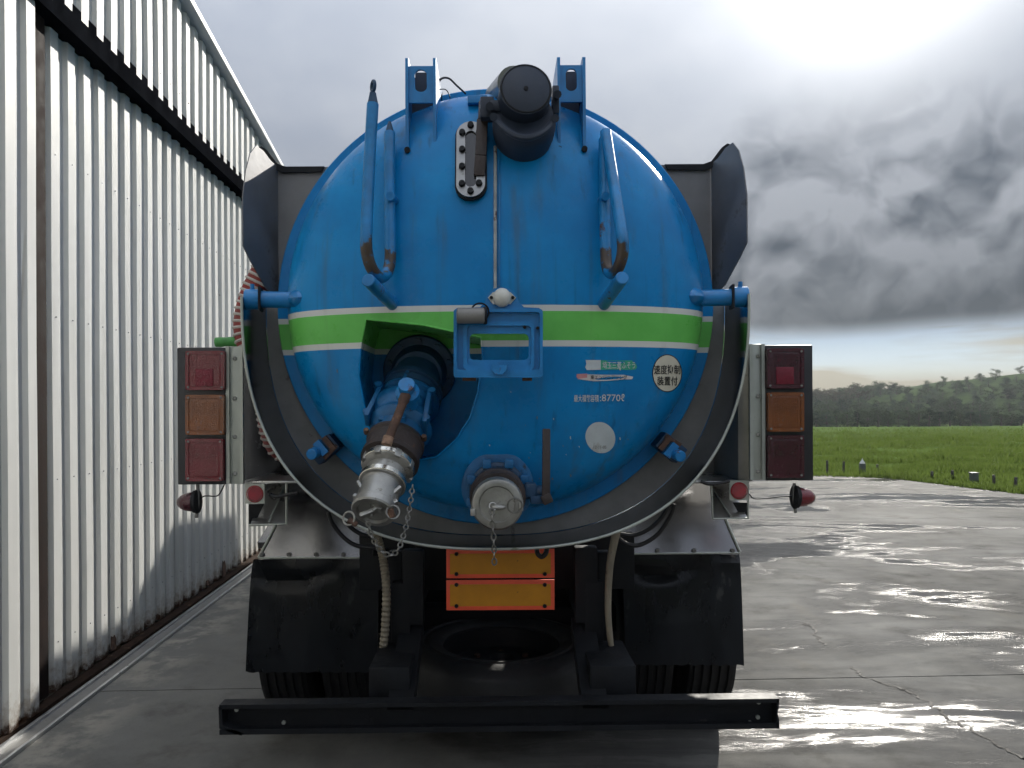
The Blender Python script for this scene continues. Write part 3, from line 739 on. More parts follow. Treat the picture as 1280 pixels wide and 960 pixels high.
# hose hooks
def hook(path, peg, eye):
    bm = B(); tube(bm, [P(*p) for p in path], .0202, 14); h = part('hose_hook', bm, M_hook)
    bm = B(); a_ = P(*peg[0]); b_ = hp(*peg[1], -.01); cyl(bm, a_, b_, .0225, .0225, 18, .003); obj('hook_peg', bm, M_bluew, h)
    if eye:
        bm = B(); cyl(bm, P(466, 129, 2.62), P(466, 116, 2.62), .018, .011, 12); torus(bm, P(466.5, 108, 2.62), (1, .5, 0), .017, .0065, 18, 8, 1.0)
        obj('hook_eye', bm, M_dblue, h)
    bm = B(); cyl(bm, P(*path[-1]), P(path[-1][0], path[-1][1] - 14, path[-1][2]), .017, .005, 12)
    obj('hook_tip', bm, M_dblue, h)
    bm = B(); e = path[-3]; q = P(e[0], 245, e[2]); cyl(bm, q, hp(e[0] + (6 if eye else -6), 252, -.01), .016, None, 12); obj('hook_standoff', bm, M_blue, h); bm = B()
    q = P(e[0], 190, path[-1][2]); cyl(bm, q, hp(e[0], 196, -.01), .012, None, 10); obj('hook_standoff', bm, M_blue, h)
hook([(466, 130, 2.62), (462, 200, 2.60), (458, 290, 2.55), (459, 318, 2.55), (466, 338, 2.57), (476, 347, 2.62), (485, 338, 2.665), (488, 315, 2.685), (487, 250, 2.72), (487, 166, 2.78)], ((460, 350, 2.50), (491, 381)), True)
hook([(757, 165, 2.77), (763, 205, 2.70), (776, 285, 2.56), (778.5, 312, 2.55), (774, 332, 2.57), (766, 342, 2.62), (759, 335, 2.665), (757, 310, 2.69), (756, 250, 2.73), (755, 175, 2.79)], ((778, 347, 2.50), (754, 381)), False)

# number plate carrier
d = 2.60
bm = B()
out = [(567, 389), (571, 385), (600, 384), (606, 378), (609, 368), (616, 361), (627, 358.5), (638, 361), (645, 368), (649, 378), (655, 384), (674, 385), (678, 390), (678, 471), (660, 472), (655, 469), (636, 469), (634, 472), (606, 472), (603, 469), (597, 472), (568, 472)]
ho = rrect(587, 417, 661, 450, 6)
holed(bm, PL(out, d), [PL(ho, d)], (0, .012, 0)); npc = part('plate_carrier', bm, M_blue)
bm = B(); holed(bm, PL(rrect(567, 386, 678.5, 472, 4), d - .020), [PL(rrect(571, 390, 675, 462, 4), d - .020)], (0, .0205, 0)); obj('outer_rim', bm, M_blue, npc)
bm = B(); holed(bm, PL(rrect(579, 402, 668, 462, 5), d - .010), [PL(rrect(584, 407, 664, 457, 5), d - .010)], (0, .0105, 0)); obj('inner_rim', bm, M_blue, npc)
bm = B(); prism(bm, PL([(614, 456), (634, 456), (633, 463), (628, 468), (620, 468), (615, 463)], d - .030), (0, .028, 0)); cyl(bm, P(624, 460, d - .034), P(624, 460, d - .02), .005, None, 8); obj('plate_tab', bm, M_bluew, npc)
bm = B(); prism(bm, PL([(610, 372), (616, 365), (638, 365), (645, 372), (638, 380), (616, 380)], d - .008), (0, .008, 0)); obj('lamp_flange', bm, M_dome, npc)
bm = B(); ball(bm, P(627.5, 372, d - .008), (S(11.5, d), .028, S(12, d)), 24); obj('dome_lamp', bm, M_dome, npc)
bm = B()
for x, y in ((614, 372), (641, 372), (574, 466), (672, 466), (672, 410), (656, 409)): cyl(bm, P(x, y, d - .016), P(x, y, d - .002), .006, None, 8)
obj('bolts', bm, M_black, npc, kind='stuff')
bm = B(); cyl(bm, P(571, 394.5, d - .04), P(606, 394.5, d - .04), .027, .027, 20, .004); obj('plate_lamp', bm, M_dull, npc)
bm = B(); cyl(bm, P(603, 394.5, d - .03), P(609, 394.5, d - .03), .030, .030, 20, .004); torus(bm, P(600, 390, d - .02), (0, 1, 0), .03, .003, 18, 6); obj('plate_lamp_cap', bm, M_black, npc)
bm = B()
for x0, x1 in ((578, 595), (653, 665)): pbox(bm, x0, 471, x1, 476, d - .004, d + .014)
obj('rubber_pads', bm, M_rust, npc, kind='stuff')
bm = B()
for x, y in ((590, 400), (655, 400)): cyl(bm, P(x, y, d + .01), hp(x, y, -.03), .014, None, 10)
cyl(bm, P(627, 370, d + .01), hp(627, 370, -.02), .02, None, 12); obj('carrier_post', bm, M_dblue, npc)

# ------------- main discharge valve in the pocket
A0, A1 = P(525, 461, 3.04), P(466, 641, 2.50)
ax = (A1 - A0); LN = ax.length; ax.normalize()
up = Vector((0, -.8, .6)); up = (up - ax * up.dot(ax)).normalized(); sd = ax.cross(up)
def V(t, u=0, s=0): return A0 + ax * (t * LN) + up * u + sd * s
def seg(pr, n=40):
    bm = B(); lathe(bm, A0, ax, [(t * LN, r) for t, r in pr], n); return bm
bm = B(); fa = Vector((0, -1, -.25)).normalized(); fc = P(525, 463, 3.065)
lathe(bm, fc, fa, [(0, .145), (.026, .145), (.030, .141), (.030, .11), (.10, .095)], 48); val = part('discharge_valve', bm, M_dblue)
bm = B()
for i in range(10):
    t = 2 * math.pi * (i + .5) / 10; f_, u_, v_ = frame(fa); q = fc + (u_ * math.cos(t) + v_ * math.sin(t)) * .125; cyl(bm, q + fa * .03, q + fa * .045, .013, None, 6)
obj('bolts', bm, M_dblue, val, kind='stuff')
obj('valve_neck', seg([(.06, .098), (.16, .095), (.165, .118), (.195, .118), (.20, .108), (.215, .108), (.22, .118), (.25, .118), (.255, .10)]), M_dblue, val)
obj('valve_body', seg([(.24, .098), (.255, .115), (.275, .117), (.285, .098), (.34, .086), (.40, .098), (.44, .112), (.46, .118), (.48, .112), (.50, .095), (.585, .093)]), M_valve, val)
bm = B()
ball(bm, V(.36, .03, .02), (.10, .085, .085), 20)
for s_ in (-.085, .1): 
    bar(bm, V(.27, .055, s_), V(.50, .05, s_ * 1.15), .018, .06, up, .004)
    cyl(bm, V(.285, .07, s_ * 1.1), V(.285, .07, s_ * 1.1) + up * .02, .015, None, 6); cyl(bm, V(.47, .06, s_ * 1.2), V(.47, .08, s_ * 1.2), .013, None, 6)
bar(bm, V(.44, .075, -.02), V(.53, .088, -.025), .02, .03, up, .004); bar(bm, V(.44, .06, .05), V(.53, .07, .055), .02, .03, up, .004)
bar(bm, V(.17, .10, .01), V(.30, .115, .012), .012, .02, up)
obj('body_lugs', bm, M_valve, val)
hd = P(508, 480, 2.62); hax = (up * .8 + Vector((0, -.5, .1))).normalized()
bm = B(); lathe(bm, hd - hax * .13, hax, [(0, .03), (.06, .03), (.062, .042), (.085, .042), (.10, .022), (.105, .030), (.125, .030), (.13, .028)], 24); obj('valve_stem', bm, M_bluew, val)
bm = B(); tube(bm, [P(507, 494, 2.63), P(501, 510, 2.60), P(490, 538, 2.555), P(485, 552, 2.54)], .015, 12, 4, lambda f, i: .019 if f < .2 else (.015 if f < .85 else .017)); obj('valve_handle', bm, M_rust, val)
bm = B(); tube(bm, [P(486, 546, 2.54), P(483, 556, 2.53)], .018, 10, 1); obj('handle_rag', bm, mat('frayed_grip', (.30, .19, .13), .9, 0, .4, 50, .05, .8, 140), val)
obj('valve_collar', seg([(.545, .09), (.555, .104), (.575, .106), (.585, .100), (.655, .098), (.665, .104), (.69, .104), (.70, .085)]), M_brown, val)
bm = B()
for s_ in (-1, 1): cyl(bm, V(.56, .03, s_ * .105), V(.56, .05, s_ * .105), .010, None, 6)
obj('collar_bolts', bm, M_rust, val, kind='stuff')
obj('hose_coupling', seg([(.69, .078), (.695, .088), (.70, .090), (.738, .090), (.745, .084), (.755, .070), (.79, .069), (.797, .077), (.80, .079), (.835, .078), (.84, .070), (.85, .066)], 44), M_alu, val)
M_pol = mat('polished_ring', (.62, .60, .54), .22, 1, .15, 20, .06, .04, 60, ((.2, .18, .15), .66, 24, .6))
obj('clamp_ring', seg([(.706, .0905), (.709, .0935), (.731, .0935), (.734, .0905)], 44), M_pol, val)
obj('clamp_ring', seg([(.803, .0795), (.806, .082), (.829, .082), (.832, .0795)], 44), M_pol, val)
bm = B()
for k in range(8):
    t = k * math.pi / 4 + .3; q = V(.722) + (up * math.cos(t) + sd * math.sin(t)) * .088; bar(bm, q - ax * .016, q + ax * .018, .022, .012, (up * math.cos(t) + sd * math.sin(t)), .002)
obj('coupling_lug', bm, M_alu, val, kind='stuff')
capb = obj('coupling_cap', seg([(.842, .064), (.85, .069), (.955, .069), (.962, .074), (.992, .074), (1.0, .070), (1.0, .056), (.985, .052), (.985, .001)], 44), M_alu, val)
bm = B()
for px, py, s_ in ((436, 648, -1), (491, 640, 1)):
    q = P(px, py, 2.475); bar(bm, V(.87, .03, s_ * .074), q.lerp(V(.97, .03, s_ * .078), .5), .022, .012, sd, .003); torus(bm, q, (s_ * .4, -1, .2), .0215, .0035, 20, 6)
    bar(bm, q.lerp(V(.99, .02, s_ * .07), .25), V(.94, .02, s_ * .074), .02, .015, sd, .003)
obj('cam_arm', bm, M_alu, val)
bm = B()
for k in range(6):
    pass
cyl(bm, P(436, 650, 2.475), P(446, 656, 2.47), .012, .009, 8); cyl(bm, P(489, 646, 2.475), P(488, 636, 2.47), .012, .010, 8); obj('cam_grip', bm, M_rust, val)
def chain(pts, n, parent):
    bm = B(); pp = smoothpath([P(*p) for p in pts], 12)
    Ls = [0]
    for a_, b_ in zip(pp, pp[1:]): Ls.append(Ls[-1] + (b_ - a_).length)
    def at(l):
        for i in range(len(Ls) - 1):
            if Ls[i + 1] >= l: return pp[i].lerp(pp[i + 1], (l - Ls[i]) / max(1e-6, Ls[i + 1] - Ls[i]))
        return pp[-1]
    for k in range(n):
        c = at(Ls[-1] * (k + .5) / n); dr = (at(Ls[-1] * min(1, (k + 1) / n)) - at(Ls[-1] * k / n)).normalized()
        sdv = dr.cross(Vector((0, 1, .1))).normalized(); nv = dr.cross(sdv)
        if k % 2: sdv, nv = nv, sdv
        hl, hw, r = Ls[-1] / n * .52, .0075, .0029; loop = []
        for i in range(12):
            t = 2 * math.pi * i / 12
            loop.append(c + dr * (hl * math.cos(t) * 1.05 + (.0 if abs(math.cos(t)) < .1 else 0)) + sdv * (hw * math.sin(t)))
        L = []
        m_ = 6; vr = []
        for i, p in enumerate(loop):
            tg = (loop[(i + 1) % 12] - loop[i - 1]).normalized(); o1 = tg.cross(nv).normalized()
            vr.append([bm.verts.new(p + (o1 * math.cos(2 * math.pi * j / m_) + nv * math.sin(2 * math.pi * j / m_)) * r) for j in range(m_)])
        for i in range(12):
            A_, B_ = vr[i], vr[(i + 1) % 12]
            for j in range(m_): bm.faces.new((A_[j], A_[(j + 1) % m_], B_[(j + 1) % m_], B_[j]))
    return obj('chain', bm, M_chain, parent)
chain([(460, 652, 2.485), (464, 668, 2.48), (474, 686, 2.48), (487, 694, 2.485), (498, 686, 2.49), (507, 660, 2.51), (513, 628, 2.53), (516, 606, 2.55)], 26, val)
bm = B(); cyl(bm, V(.985), V(1.01), .006, None, 8); torus(bm, V(1.012), sd, .008, .003, 14, 6); obj('cap_eye', bm, M_alu, val)

# ------------- lower outlet
bm = B(); c = hp(622, 606); oa = Vector((0.0, -1, -.03)).normalized()
lathe(bm, c + Vector((0, .10, 0)), oa, [(0, .118), (.13, .120), (.135, .133), (.150, .133), (.153, .128), (.153, .09)], 48); out_ = part('bottom_outlet', bm, M_valve)
bm = B(); c2 = P(622.5, 614, 2.72); lathe(bm, c2 + Vector((0, .10, 0)), oa, [(0, .092), (.05, .092), (.055, .104), (.075, .104), (.08, .092), (.10, .092)], 40); obj('outlet_body', bm, M_dblue, out_)
bm = B()
for i in range(8):
    t = 2 * math.pi * (i + .5) / 8; f_, u_, v_ = frame(oa); q = c2 + (u_ * math.cos(t) + v_ * math.sin(t)) * .104; box(bm, q + oa * -.02, (.032, .04, .032), .005)
obj('outlet_lugs', bm, M_valve, out_, kind='stuff')
bm = B(); c3 = P(622, 621, 2.63); lathe(bm, c3 + Vector((0, .09, 0)), oa, [(0, .094), (.03, .098), (.075, .098), (.085, .090), (.10, .088)], 40); obj('outlet_collar', bm, M_brown, out_)
bm = B(); c4 = P(621.5, 630, 2.545); lathe(bm, c4 + Vector((0, .05, 0)), oa, [(0, .084), (.004, .088), (.040, .088), (.048, .083), (.05, .078), (.05, .062), (.046, .058), (.046, .001)], 44); obj('outlet_cap', bm, M_alu, out_)
bm = B(); torus(bm, P(643.5, 632, 2.525), (0.1, -1, 0), S(9.0, 2.53), .0030, 24, 6); obj('pull_ring', bm, M_chain, out_)
bm = B(); pbox(bm, 649, 628, 654, 639, 2.53, 2.58, .003); obj('cap_ear', bm, M_alu, out_); bm = B(); pbox(bm, 588, 636, 594, 645, 2.53, 2.58, .003); obj('cap_ear', bm, M_alu, out_)
bm = B(); ball(bm, P(623, 634, 2.535), (.026, .012, .010), 12); torus(bm, P(616, 633, 2.53), (.3, -1, .6), .013, .003, 14, 6); obj('cap_handle', bm, M_alu, out_)
chain([(615, 636, 2.52), (615, 650, 2.515), (617, 672, 2.515), (618, 706, 2.52)], 9, out_)
bm = B(); bar(bm, P(683, 536, 2.66), P(682.5, 622, 2.64), S(10, 2.65), .016, (0, -1, 0), .005); bar(bm, P(681, 618, 2.64), P(686, 629, 2.64), S(13, 2.65), .03, (0, -1, 0), .006); lev = obj('outlet_lever', bm, M_brown, out_)
bm = B(); cyl(bm, P(655, 616, 2.70), P(686, 613, 2.67), .024, .02, 14); box(bm, P(663, 612, 2.68), (.04, .05, .05), .008); box(bm, P(673, 624, 2.68), (.06, .05, .03), .006); obj('lever_pivot', bm, M_dblue, out_)

# ------------- stickers and lettering on the head
def decal(name, pts_rings, m, parent=head, off=.0015):
    bm = B(); rr_ = [[bm.verts.new(hp(x, y, off)) for x, y in r] for r in pts_rings]
    n = len(rr_[0])
    for A_, B_ in zip(rr_, rr_[1:]):
        for i in range(n): bm.faces.new((A_[i], A_[(i + 1) % n], B_[(i + 1) % n], B_[i]))
    bm.faces.new(rr_[-1]); return obj(name, bm, m, parent)
def disc(name, cx, cy, rx, ry, m, tilt=0, off=.0015):
    def ring(k): return [(cx + k * (rx * math.cos(t) * math.cos(tilt) - ry * math.sin(t) * math.sin(tilt)), cy + k * (rx * math.cos(t) * math.sin(tilt) + ry * math.sin(t) * math.cos(tilt))) for t in [2 * math.pi * i / 40 for i in range(40)]]
    return decal(name, [ring(1), ring(.7), ring(.4), ring(.1)], m, off=off)
def lettering(name, s_, x0, y0, x1, y1, m, parent=head, off=.003, bold=0.0, slope=0.0):
    cu = bpy.data.curves.new('t', 'FONT'); cu.body = s_; cu.size = 1; cu.resolution_u = 3; cu.offset = bold
    o = bpy.data.objects.new('t', cu); C.objects.link(o); bpy.context.view_layer.update()
    me = bpy.data.meshes.new_from_object(o.evaluated_get(bpy.context.evaluated_depsgraph_get())); bpy.data.objects.remove(o)
    if not me.vertices: return None
    xs_ = [v.co.x for v in me.vertices]; ys_ = [v.co.y for v in me.vertices]
    ax_, bx_, ay_, by_ = min(xs_), max(xs_), min(ys_), max(ys_)
    for v in me.vertices:
        fx_ = (v.co.x - ax_) / (bx_ - ax_); fy_ = (v.co.y - ay_) / (by_ - ay_)
        v.co = hp(x0 + fx_ * (x1 - x0), y1 + (y0 - y1) * fy_ + slope * fx_, off)
    me.name = name; return obj(name, None, m, parent, me=me)
s1 = disc('round_sticker', 834, 466.5, 17.5, 22.5, M_stk); tag(s1, 'cream round sticker with black lettering')
disc('sticker_edge', 834, 466.5, 18.6, 23.6, M_ink, off=.0008)
lettering('sticker_lettering', '速度抑制', 817.5, 456, 850.5, 468, M_ink, bold=.012)
lettering('sticker_lettering', '装置付', 821.5, 470.5, 847, 482, M_ink, bold=.012)
s2 = disc('round_sticker', 750.5, 547, 18.2, 20, M_stkw, R(-30)); tag(s2, 'blank faded white round sticker')
lettering('sticker_lettering', '12-11-05', 742, 557, 758, 561, M_dull)
tn_ = [(733, 450.5), (746, 450), (770, 450.5), (790, 450.5), (792, 453), (795, 455), (796.5, 459), (794, 462), (786, 462.5), (770, 462), (752, 462.3), (733.5, 462), (732.5, 458), (734, 455)]
decal('torn_sticker', [tn_], M_stkg)
decal('torn_sticker', [[(732, 450), (751, 450), (751, 462.2), (733.5, 462.5), (731.5, 459), (733, 455)]], M_stkw, off=.0025)
lettering('sticker_lettering', '埼玉三菱ふそう', 753, 452, 794, 461, M_stkw, bold=.01)
decal('torn_sticker', [[(721, 467.5), (734, 467), (735, 471), (735, 474.5), (723, 474), (720.5, 471)]], M_stkr)
decal('torn_sticker', [[(734, 468), (760, 468.5), (780, 468.5), (791.5, 471), (790, 474), (780, 474.2), (760, 476), (742, 476.5), (730, 475), (722, 473.8), (734, 472)]], M_stkp, off=.0022)
lettering('sticker_lettering', '東エンジニアリング', 738, 468.8, 784, 474.2, M_ink, bold=.006, off=.004)
lettering('tank_lettering', '最大積載容積', 717.5, 493.5, 748.5, 502.5, M_inkw, bold=.006)
lettering('tank_lettering', ':8770ℓ', 750, 492.5, 780.5, 501.5, M_inkw, bold=.003)
random.seed(5)
for k in range(46):                                  # stone chips and scuffs
    x = random.gauss(680, 60) if k < 30 else random.uniform(385, 850); y = random.uniform(520, 600) if k < 30 else random.uniform(440, 600)
    if math.hypot(x - 622, y - 612) < 52 or 440 < x < 610 or math.hypot(x - 620, y - 384) > 235: continue
    r_ = random.uniform(.4, 1.1); a_ = random.uniform(1, 2.6)
    decal('paint_chip', [[(x - r_, y - r_ * a_), (x + r_ * .6, y - r_ * a_ * .8), (x + r_, y + r_ * a_), (x - r_ * .5, y + r_ * a_ * .7)]], M_inkw if k % 2 else M_dull)

# ------------- rear lamps
def rivets(bm, pts, d, r): 
    for x, y in pts: cyl(bm, P(x, y, d), P(x, y, d - .008), r, r * .7, 10)
def lampbox(x0, y0, x1, y1, lenses, bx0, bx1, lab):
    d = 3.0
    bm = B(); pbox(bm, x0, y0, x1, y1, d, d + .11, .006); h = part('rear_lamp', bm, M_hous, label=lab)
    for (a_, b_, c_, e_), m in lenses:
        bm = B(); pbox(bm, a_, b_, c_, e_, d - .020, d + .01, .008); obj('lens', bm, m, h)
        cx_, cy_ = (a_ + c_) / 2, (b_ + e_) / 2
        bm = B()
        for k in range(14):
            xx = a_ + 7 + (c_ - a_ - 14) * (k + .5) / 14; pbox(bm, xx - 1.2, b_ + 7, xx + 1.2, e_ - 7, d - .0206, d - .018)
        obj('lens_flutes', bm, m, h, kind='stuff')
        bm = B(); holed(bm, PL(rrect(a_ + .5, b_ + .5, c_ - .5, e_ - .5, 5), d - .0235), [PL(rrect(a_ + 4.5, b_ + 4.5, c_ - 4.5, e_ - 4.5, 4), d - .0235)], (0, .004, 0)); obj('lens_rim', bm, m, h)
        if b_ < 450:
            bm = B(); pbox(bm, cx_ - 12, cy_ - 2, cx_ + 10, cy_ + 20, d - .0245, d - .02, .002); obj('reflex_panel', bm, M_refl2, h)
        bm = B()
        for u, v in ((a_ + 4, b_ + 4), (c_ - 4, b_ + 4), (a_ + 4, e_ - 4), (c_ - 4, e_ - 4)): cyl(bm, P(u, v, d - .018), P(u, v, d - .026), .0045, None, 8)
        obj('lens_screws', bm, M_dull, h, kind='stuff')
    bm = B(); pbox(bm, bx0, y0 - 1, bx1, y1 - 1, d + .01, d + .03, .003); pbox(bm, bx0 if x0 > 600 else bx0 + 0, y0 - 1, bx0 + 3, y1 - 1, d - .004, d + .012); pbox(bm, bx1 - 3, y0 - 1, bx1, y1 - 1, d - .004, d + .012)
    br = part('lamp_bracket', bm, M_alub)
    bm = B(); rivets(bm, [((bx0 + bx1) / 2 + .5, y) for y in (y0 + 14, y0 + 64, y0 + 112, y0 + 158)], d + .01, .009); obj('rivets', bm, M_alu, br, kind='stuff')
lampbox(222, 434, 282, 606, [((231, 438, 281, 488), M_lensr), ((231, 493, 280, 544), M_amber), ((231, 548, 279, 602), M_lensr)], 283, 303, 'left rear lamp with red, amber and red lenses')
lampbox(957, 431, 1016, 601, [((959, 435, 1006, 486), M_lensd), ((960, 490, 1006, 540), M_amber), ((960, 544, 1006, 598), M_lensd)], 938, 956, 'right rear lamp with dim red and amber lenses')
for lx in (253, 980): pass
# stalk marker lamps
for (bx, by), tipx, sx in (((246, 627), 221, -1), ((994, 621), 1019, 1)):
    d = 3.02; a_ = P(bx, by, d); t_ = P(tipx, by + 1, d); axm = t_ - a_; Lm = axm.length
    bm = B(); lathe(bm, a_, axm, [(0, .038), (Lm * .15, .0395), (Lm * .5, .036), (Lm * .75, .028), (Lm * .92, .017), (Lm, .004)], 24); mk = part('marker_lamp', bm, M_lensr if sx > 0 else M_lensd)
    bm = B(); lathe(bm, a_ - axm * .10, axm, [(0, .040), (Lm * .04, .047), (Lm * .10, .048), (Lm * .14, .042), (Lm * .22, .0445), (Lm * .24, .042)], 24); obj('lamp_base', bm, M_rub, mk)
    bm = B(); tube(bm, [P(bx - sx * 1, 604, d), P(bx - sx * 1.5, by, d), P(bx + sx * .5, by + 20, d)], .007, 8, 2); obj('lamp_stalk', bm, M_dull, mk)
    bm = B()
    if sx < 0: tube(bm, [P(250, 624, d), P(256, 620, d), P(271, 620, d), P(277, 613, d), P(281, 604, d + .02)], .0028, 6)
    else: tube(bm, [P(990, 620, d), P(975, 621, d), P(955, 623, d), P(942, 623, d), P(936, 617, d)], .0028, 6)
    obj('lamp_wire', bm, M_wire, mk)
# reflectors and their brackets
for cx, cy, q in ((318.5, 617.5, 0), (924, 613.5, 1)):
    d = 3.03
    bm = B(); pbox(bm, cx - 12, cy - 13, cx + 12, cy + 12, d, d + .006); rp = part('reflector_plate', bm, M_alub)
    bm = B(); cyl(bm, P(cx, cy, d), P(cx, cy, d - .016), S(9.5, d), S(8.2, d), 28); torus(bm, P(cx, cy, d - .002), (0, 1, 0), S(9.6, d), .004, 28, 6); obj('round_reflector', bm, M_refl, rp)
    if q == 0: tri = [(329, 606), (358, 604), (358, 654), (313, 656)]; fold = [(355, 607), (336, 653)]; ed = [(358, 604), (358, 655), (312, 656.5)]
    else: tri = [(888, 607), (912, 605), (934, 647), (890, 648)]; fold = [(892, 612), (914, 646)]; ed = [(889, 606), (891, 648.5), (935, 647.5), (935, 605)]
    e2 = [(x + (0 if q else 0), y) for x, y in tri]
    bm = B(); a4 = [P(tri[0][0], tri[0][1], d + .22), P(tri[1][0], tri[1][1], d + .22), P(tri[2][0], tri[2][1], d + .02), P(tri[3][0], tri[3][1], d + .02)]
    prism(bm, a4, (0, .004, .003)); mb = part('reflector_bracket', bm, M_ss)
    bm = B(); tube(bm, PL(ed, d + .015), .005, 8, 1); tube(bm, [P(*fold[0], d + .19), P(*fold[1], d + .01)], .004, 6, 1); obj('bracket_edge', bm, M_alub, mb)
    bm = B()
    if q == 0: prism(bm, PL([(311, 630), (330, 630), (318, 655), (311, 655)], d + .05), (0, .004, 0))
    else: prism(bm, PL([(916, 628), (934, 628), (934, 646), (926, 646)], d + .05), (0, .004, 0))
    obj('bracket_side', bm, M_black, mb)
# body end panels beside the guard
bm = B(); pbox(bm, 300, 434, 376, 604, 3.42, 3.46, .003); part('body_panel', bm, M_bpan)
bm = B(); pbox(bm, 868, 430, 940, 602, 3.40, 3.44, .003); pn = part('body_panel', bm, M_dull)
bm = B(); pbox(bm, 923, 432, 938, 600, 3.06, 3.40, .003); obj('panel_return', bm, M_dull, pn)
for x0, x1, y in ((303, 372, 601), (866, 937, 601)):
    bm = B(); pbox(bm, x0, y, x1, y + 3.5, 3.04, 3.5, .002); part('panel_ledge', bm, M_ss)

# ------------- fenders, mudflaps, tyres
def plate3(name, pts, m, th=.004, parent=truck):
    bm = B(); q = [P(*p) for p in pts]; nrm = (q[1] - q[0]).cross(q[2] - q[0]).normalized()
    if nrm.y < 0: nrm = -nrm
    prism(bm, q, nrm * th); return part(name, bm, m, parent)
f1 = plate3('fender', [(323, 698, 3.62), (474, 698, 3.62), (474, 590, 3.74), (360, 590, 3.74), (352, 640, 3.68)], M_fen)
f2 = plate3('fender', [(776, 693, 3.62), (924, 691, 3.62), (902, 640, 3.68), (890, 590, 3.74), (770, 590, 3.74)], M_fen)
bm = B(); tube(bm, [P(323, 697, 3.615), P(352, 640, 3.675), P(360, 595, 3.73)], .006, 8, 2); tube(bm, [P(323, 697.5, 3.615), P(474, 697.5, 3.615)], .005, 8, 1); obj('fender_edge', bm, M_alub, f1)
bm = B(); tube(bm, [P(925, 690, 3.615), P(903, 638, 3.675), P(893, 595, 3.73)], .006, 8, 2); tube(bm, [P(776, 692.5, 3.615), P(925, 691, 3.615)], .005, 8, 1); obj('fender_edge', bm, M_alub, f2)
for f_, xs_, y in ((f1, (327, 361, 395, 429, 462), 693), (f2, (786, 822, 868, 916), 688)):
    bm = B(); rivets(bm, [(x, y) for x in xs_], 3.615, .011); obj('bolts', bm, M_dull, f_, kind='stuff')
for x in (-.93, .93):
    bm = B(); prism(bm, [Vector((x - (.30 if x > 0 else .22), y, z)) for y, z in ((3.66, 1.02), (3.9, 1.10), (6.1, 1.10), (6.35, .9), (6.36, .93), (6.12, 1.125), (3.88, 1.125), (3.65, 1.05))], (.52, 0, 0)); part('sun_block_fender', bm, M_fen)  # unseen fender run added over the wheels to block sun under the truck
def flap(x0, x1, xb0, xb1, y0, y1, seed):
    random.seed(seed); bm = B(); L = []; nx, ny = 34, 26
    for j in range(ny + 1):
        t = j / ny; row = []
        for i in range(nx + 1):
            s_ = i / nx; xa = x0 + (x1 - x0) * s_; xb = xb0 + (xb1 - xb0) * s_
            y = y0 + (y1 - y0) * t + (2.2 * abs(math.sin(s_ * nx * math.pi / 3.6)) if j == ny else 0)
            d = 3.645 - .02 * math.sin(s_ * 3.1) * t + .012 * math.sin(s_ * 9 + seed) * (t ** .5) * (1 - t * .6) + .024 * math.exp(-((t - .14 - .06 * math.sin(s_ * 5.5)) / .05) ** 2) * math.sin(s_ * 4 + .4) - .015 * t
            px = xa + (xb - xa) * (t ** .6)
            row.append(P(px, y, d))
        L.append(row)
    vv = [[bm.verts.new(p) for p in r] for r in L]
    for j in range(ny):
        for i in range(nx): bm.faces.new((vv[j][i], vv[j][i + 1], vv[j + 1][i + 1], vv[j + 1][i]))
    bmesh.ops.solidify(bm, geom=list(bm.faces), thickness=.008); return part('mudflap', bm, M_flap)
flap(317, 474, 307, 472, 699, 839, 1); flap(776, 924, 782, 930, 693, 830, 2)
def tyre_me(r, wd):
    bm = B(); h = wd / 2; pr = [(-h * .80, r * .55), (-h, r * .72), (-h * .98, r * .86), (-h * .86, r * .965)]
    ng = 5
    for i in range(ng):
        a_ = -h * .80 + 1.6 * h * i / ng; b_ = -h * .80 + 1.6 * h * (i + 1) / ng
        pr += [(a_ + .008, r * .972), (a_ + .012, r), (b_ - .012, r), (b_ - .008, r * .972)]
    pr += [(h * .86, r * .965), (h * .98, r * .86), (h, r * .72), (h * .80, r * .55)]
    lathe(bm, (0, 0, 0), (1, 0, 0), pr, 48); return finish(bm, 'tyre', 25)
def rim_me(r, wd):
    bm = B(); lathe(bm, (0, 0, 0), (1, 0, 0), [(-wd * .4, r * .56), (-wd * .1, r * .50), (-wd * .1, r * .2), (wd * .1, r * .2), (wd * .1, r * .5), (wd * .4, r * .56)], 32); return finish(bm, 'rim')
TM, RM = tyre_me(.495, .275), rim_me(.495, .275)
TM.materials.append(M_rub); RM.materials.append(M_dull)
def wheel(x, y):
    o = bpy.data.objects.new('tyre', TM); C.objects.link(o); o.parent = truck; o.location = Vector((x, y, .495)) - WL[truck.name]; WL[o.name] = Vector((x, y, .495))
    q = bpy.data.objects.new('rim', RM); C.objects.link(q); q.parent = o
for y in (4.32, 5.62):
    for x in (-1.095, -.775, .775, 1.095): wheel(x, y)
for x in (-1.05, 1.05): wheel(x, 10.2)

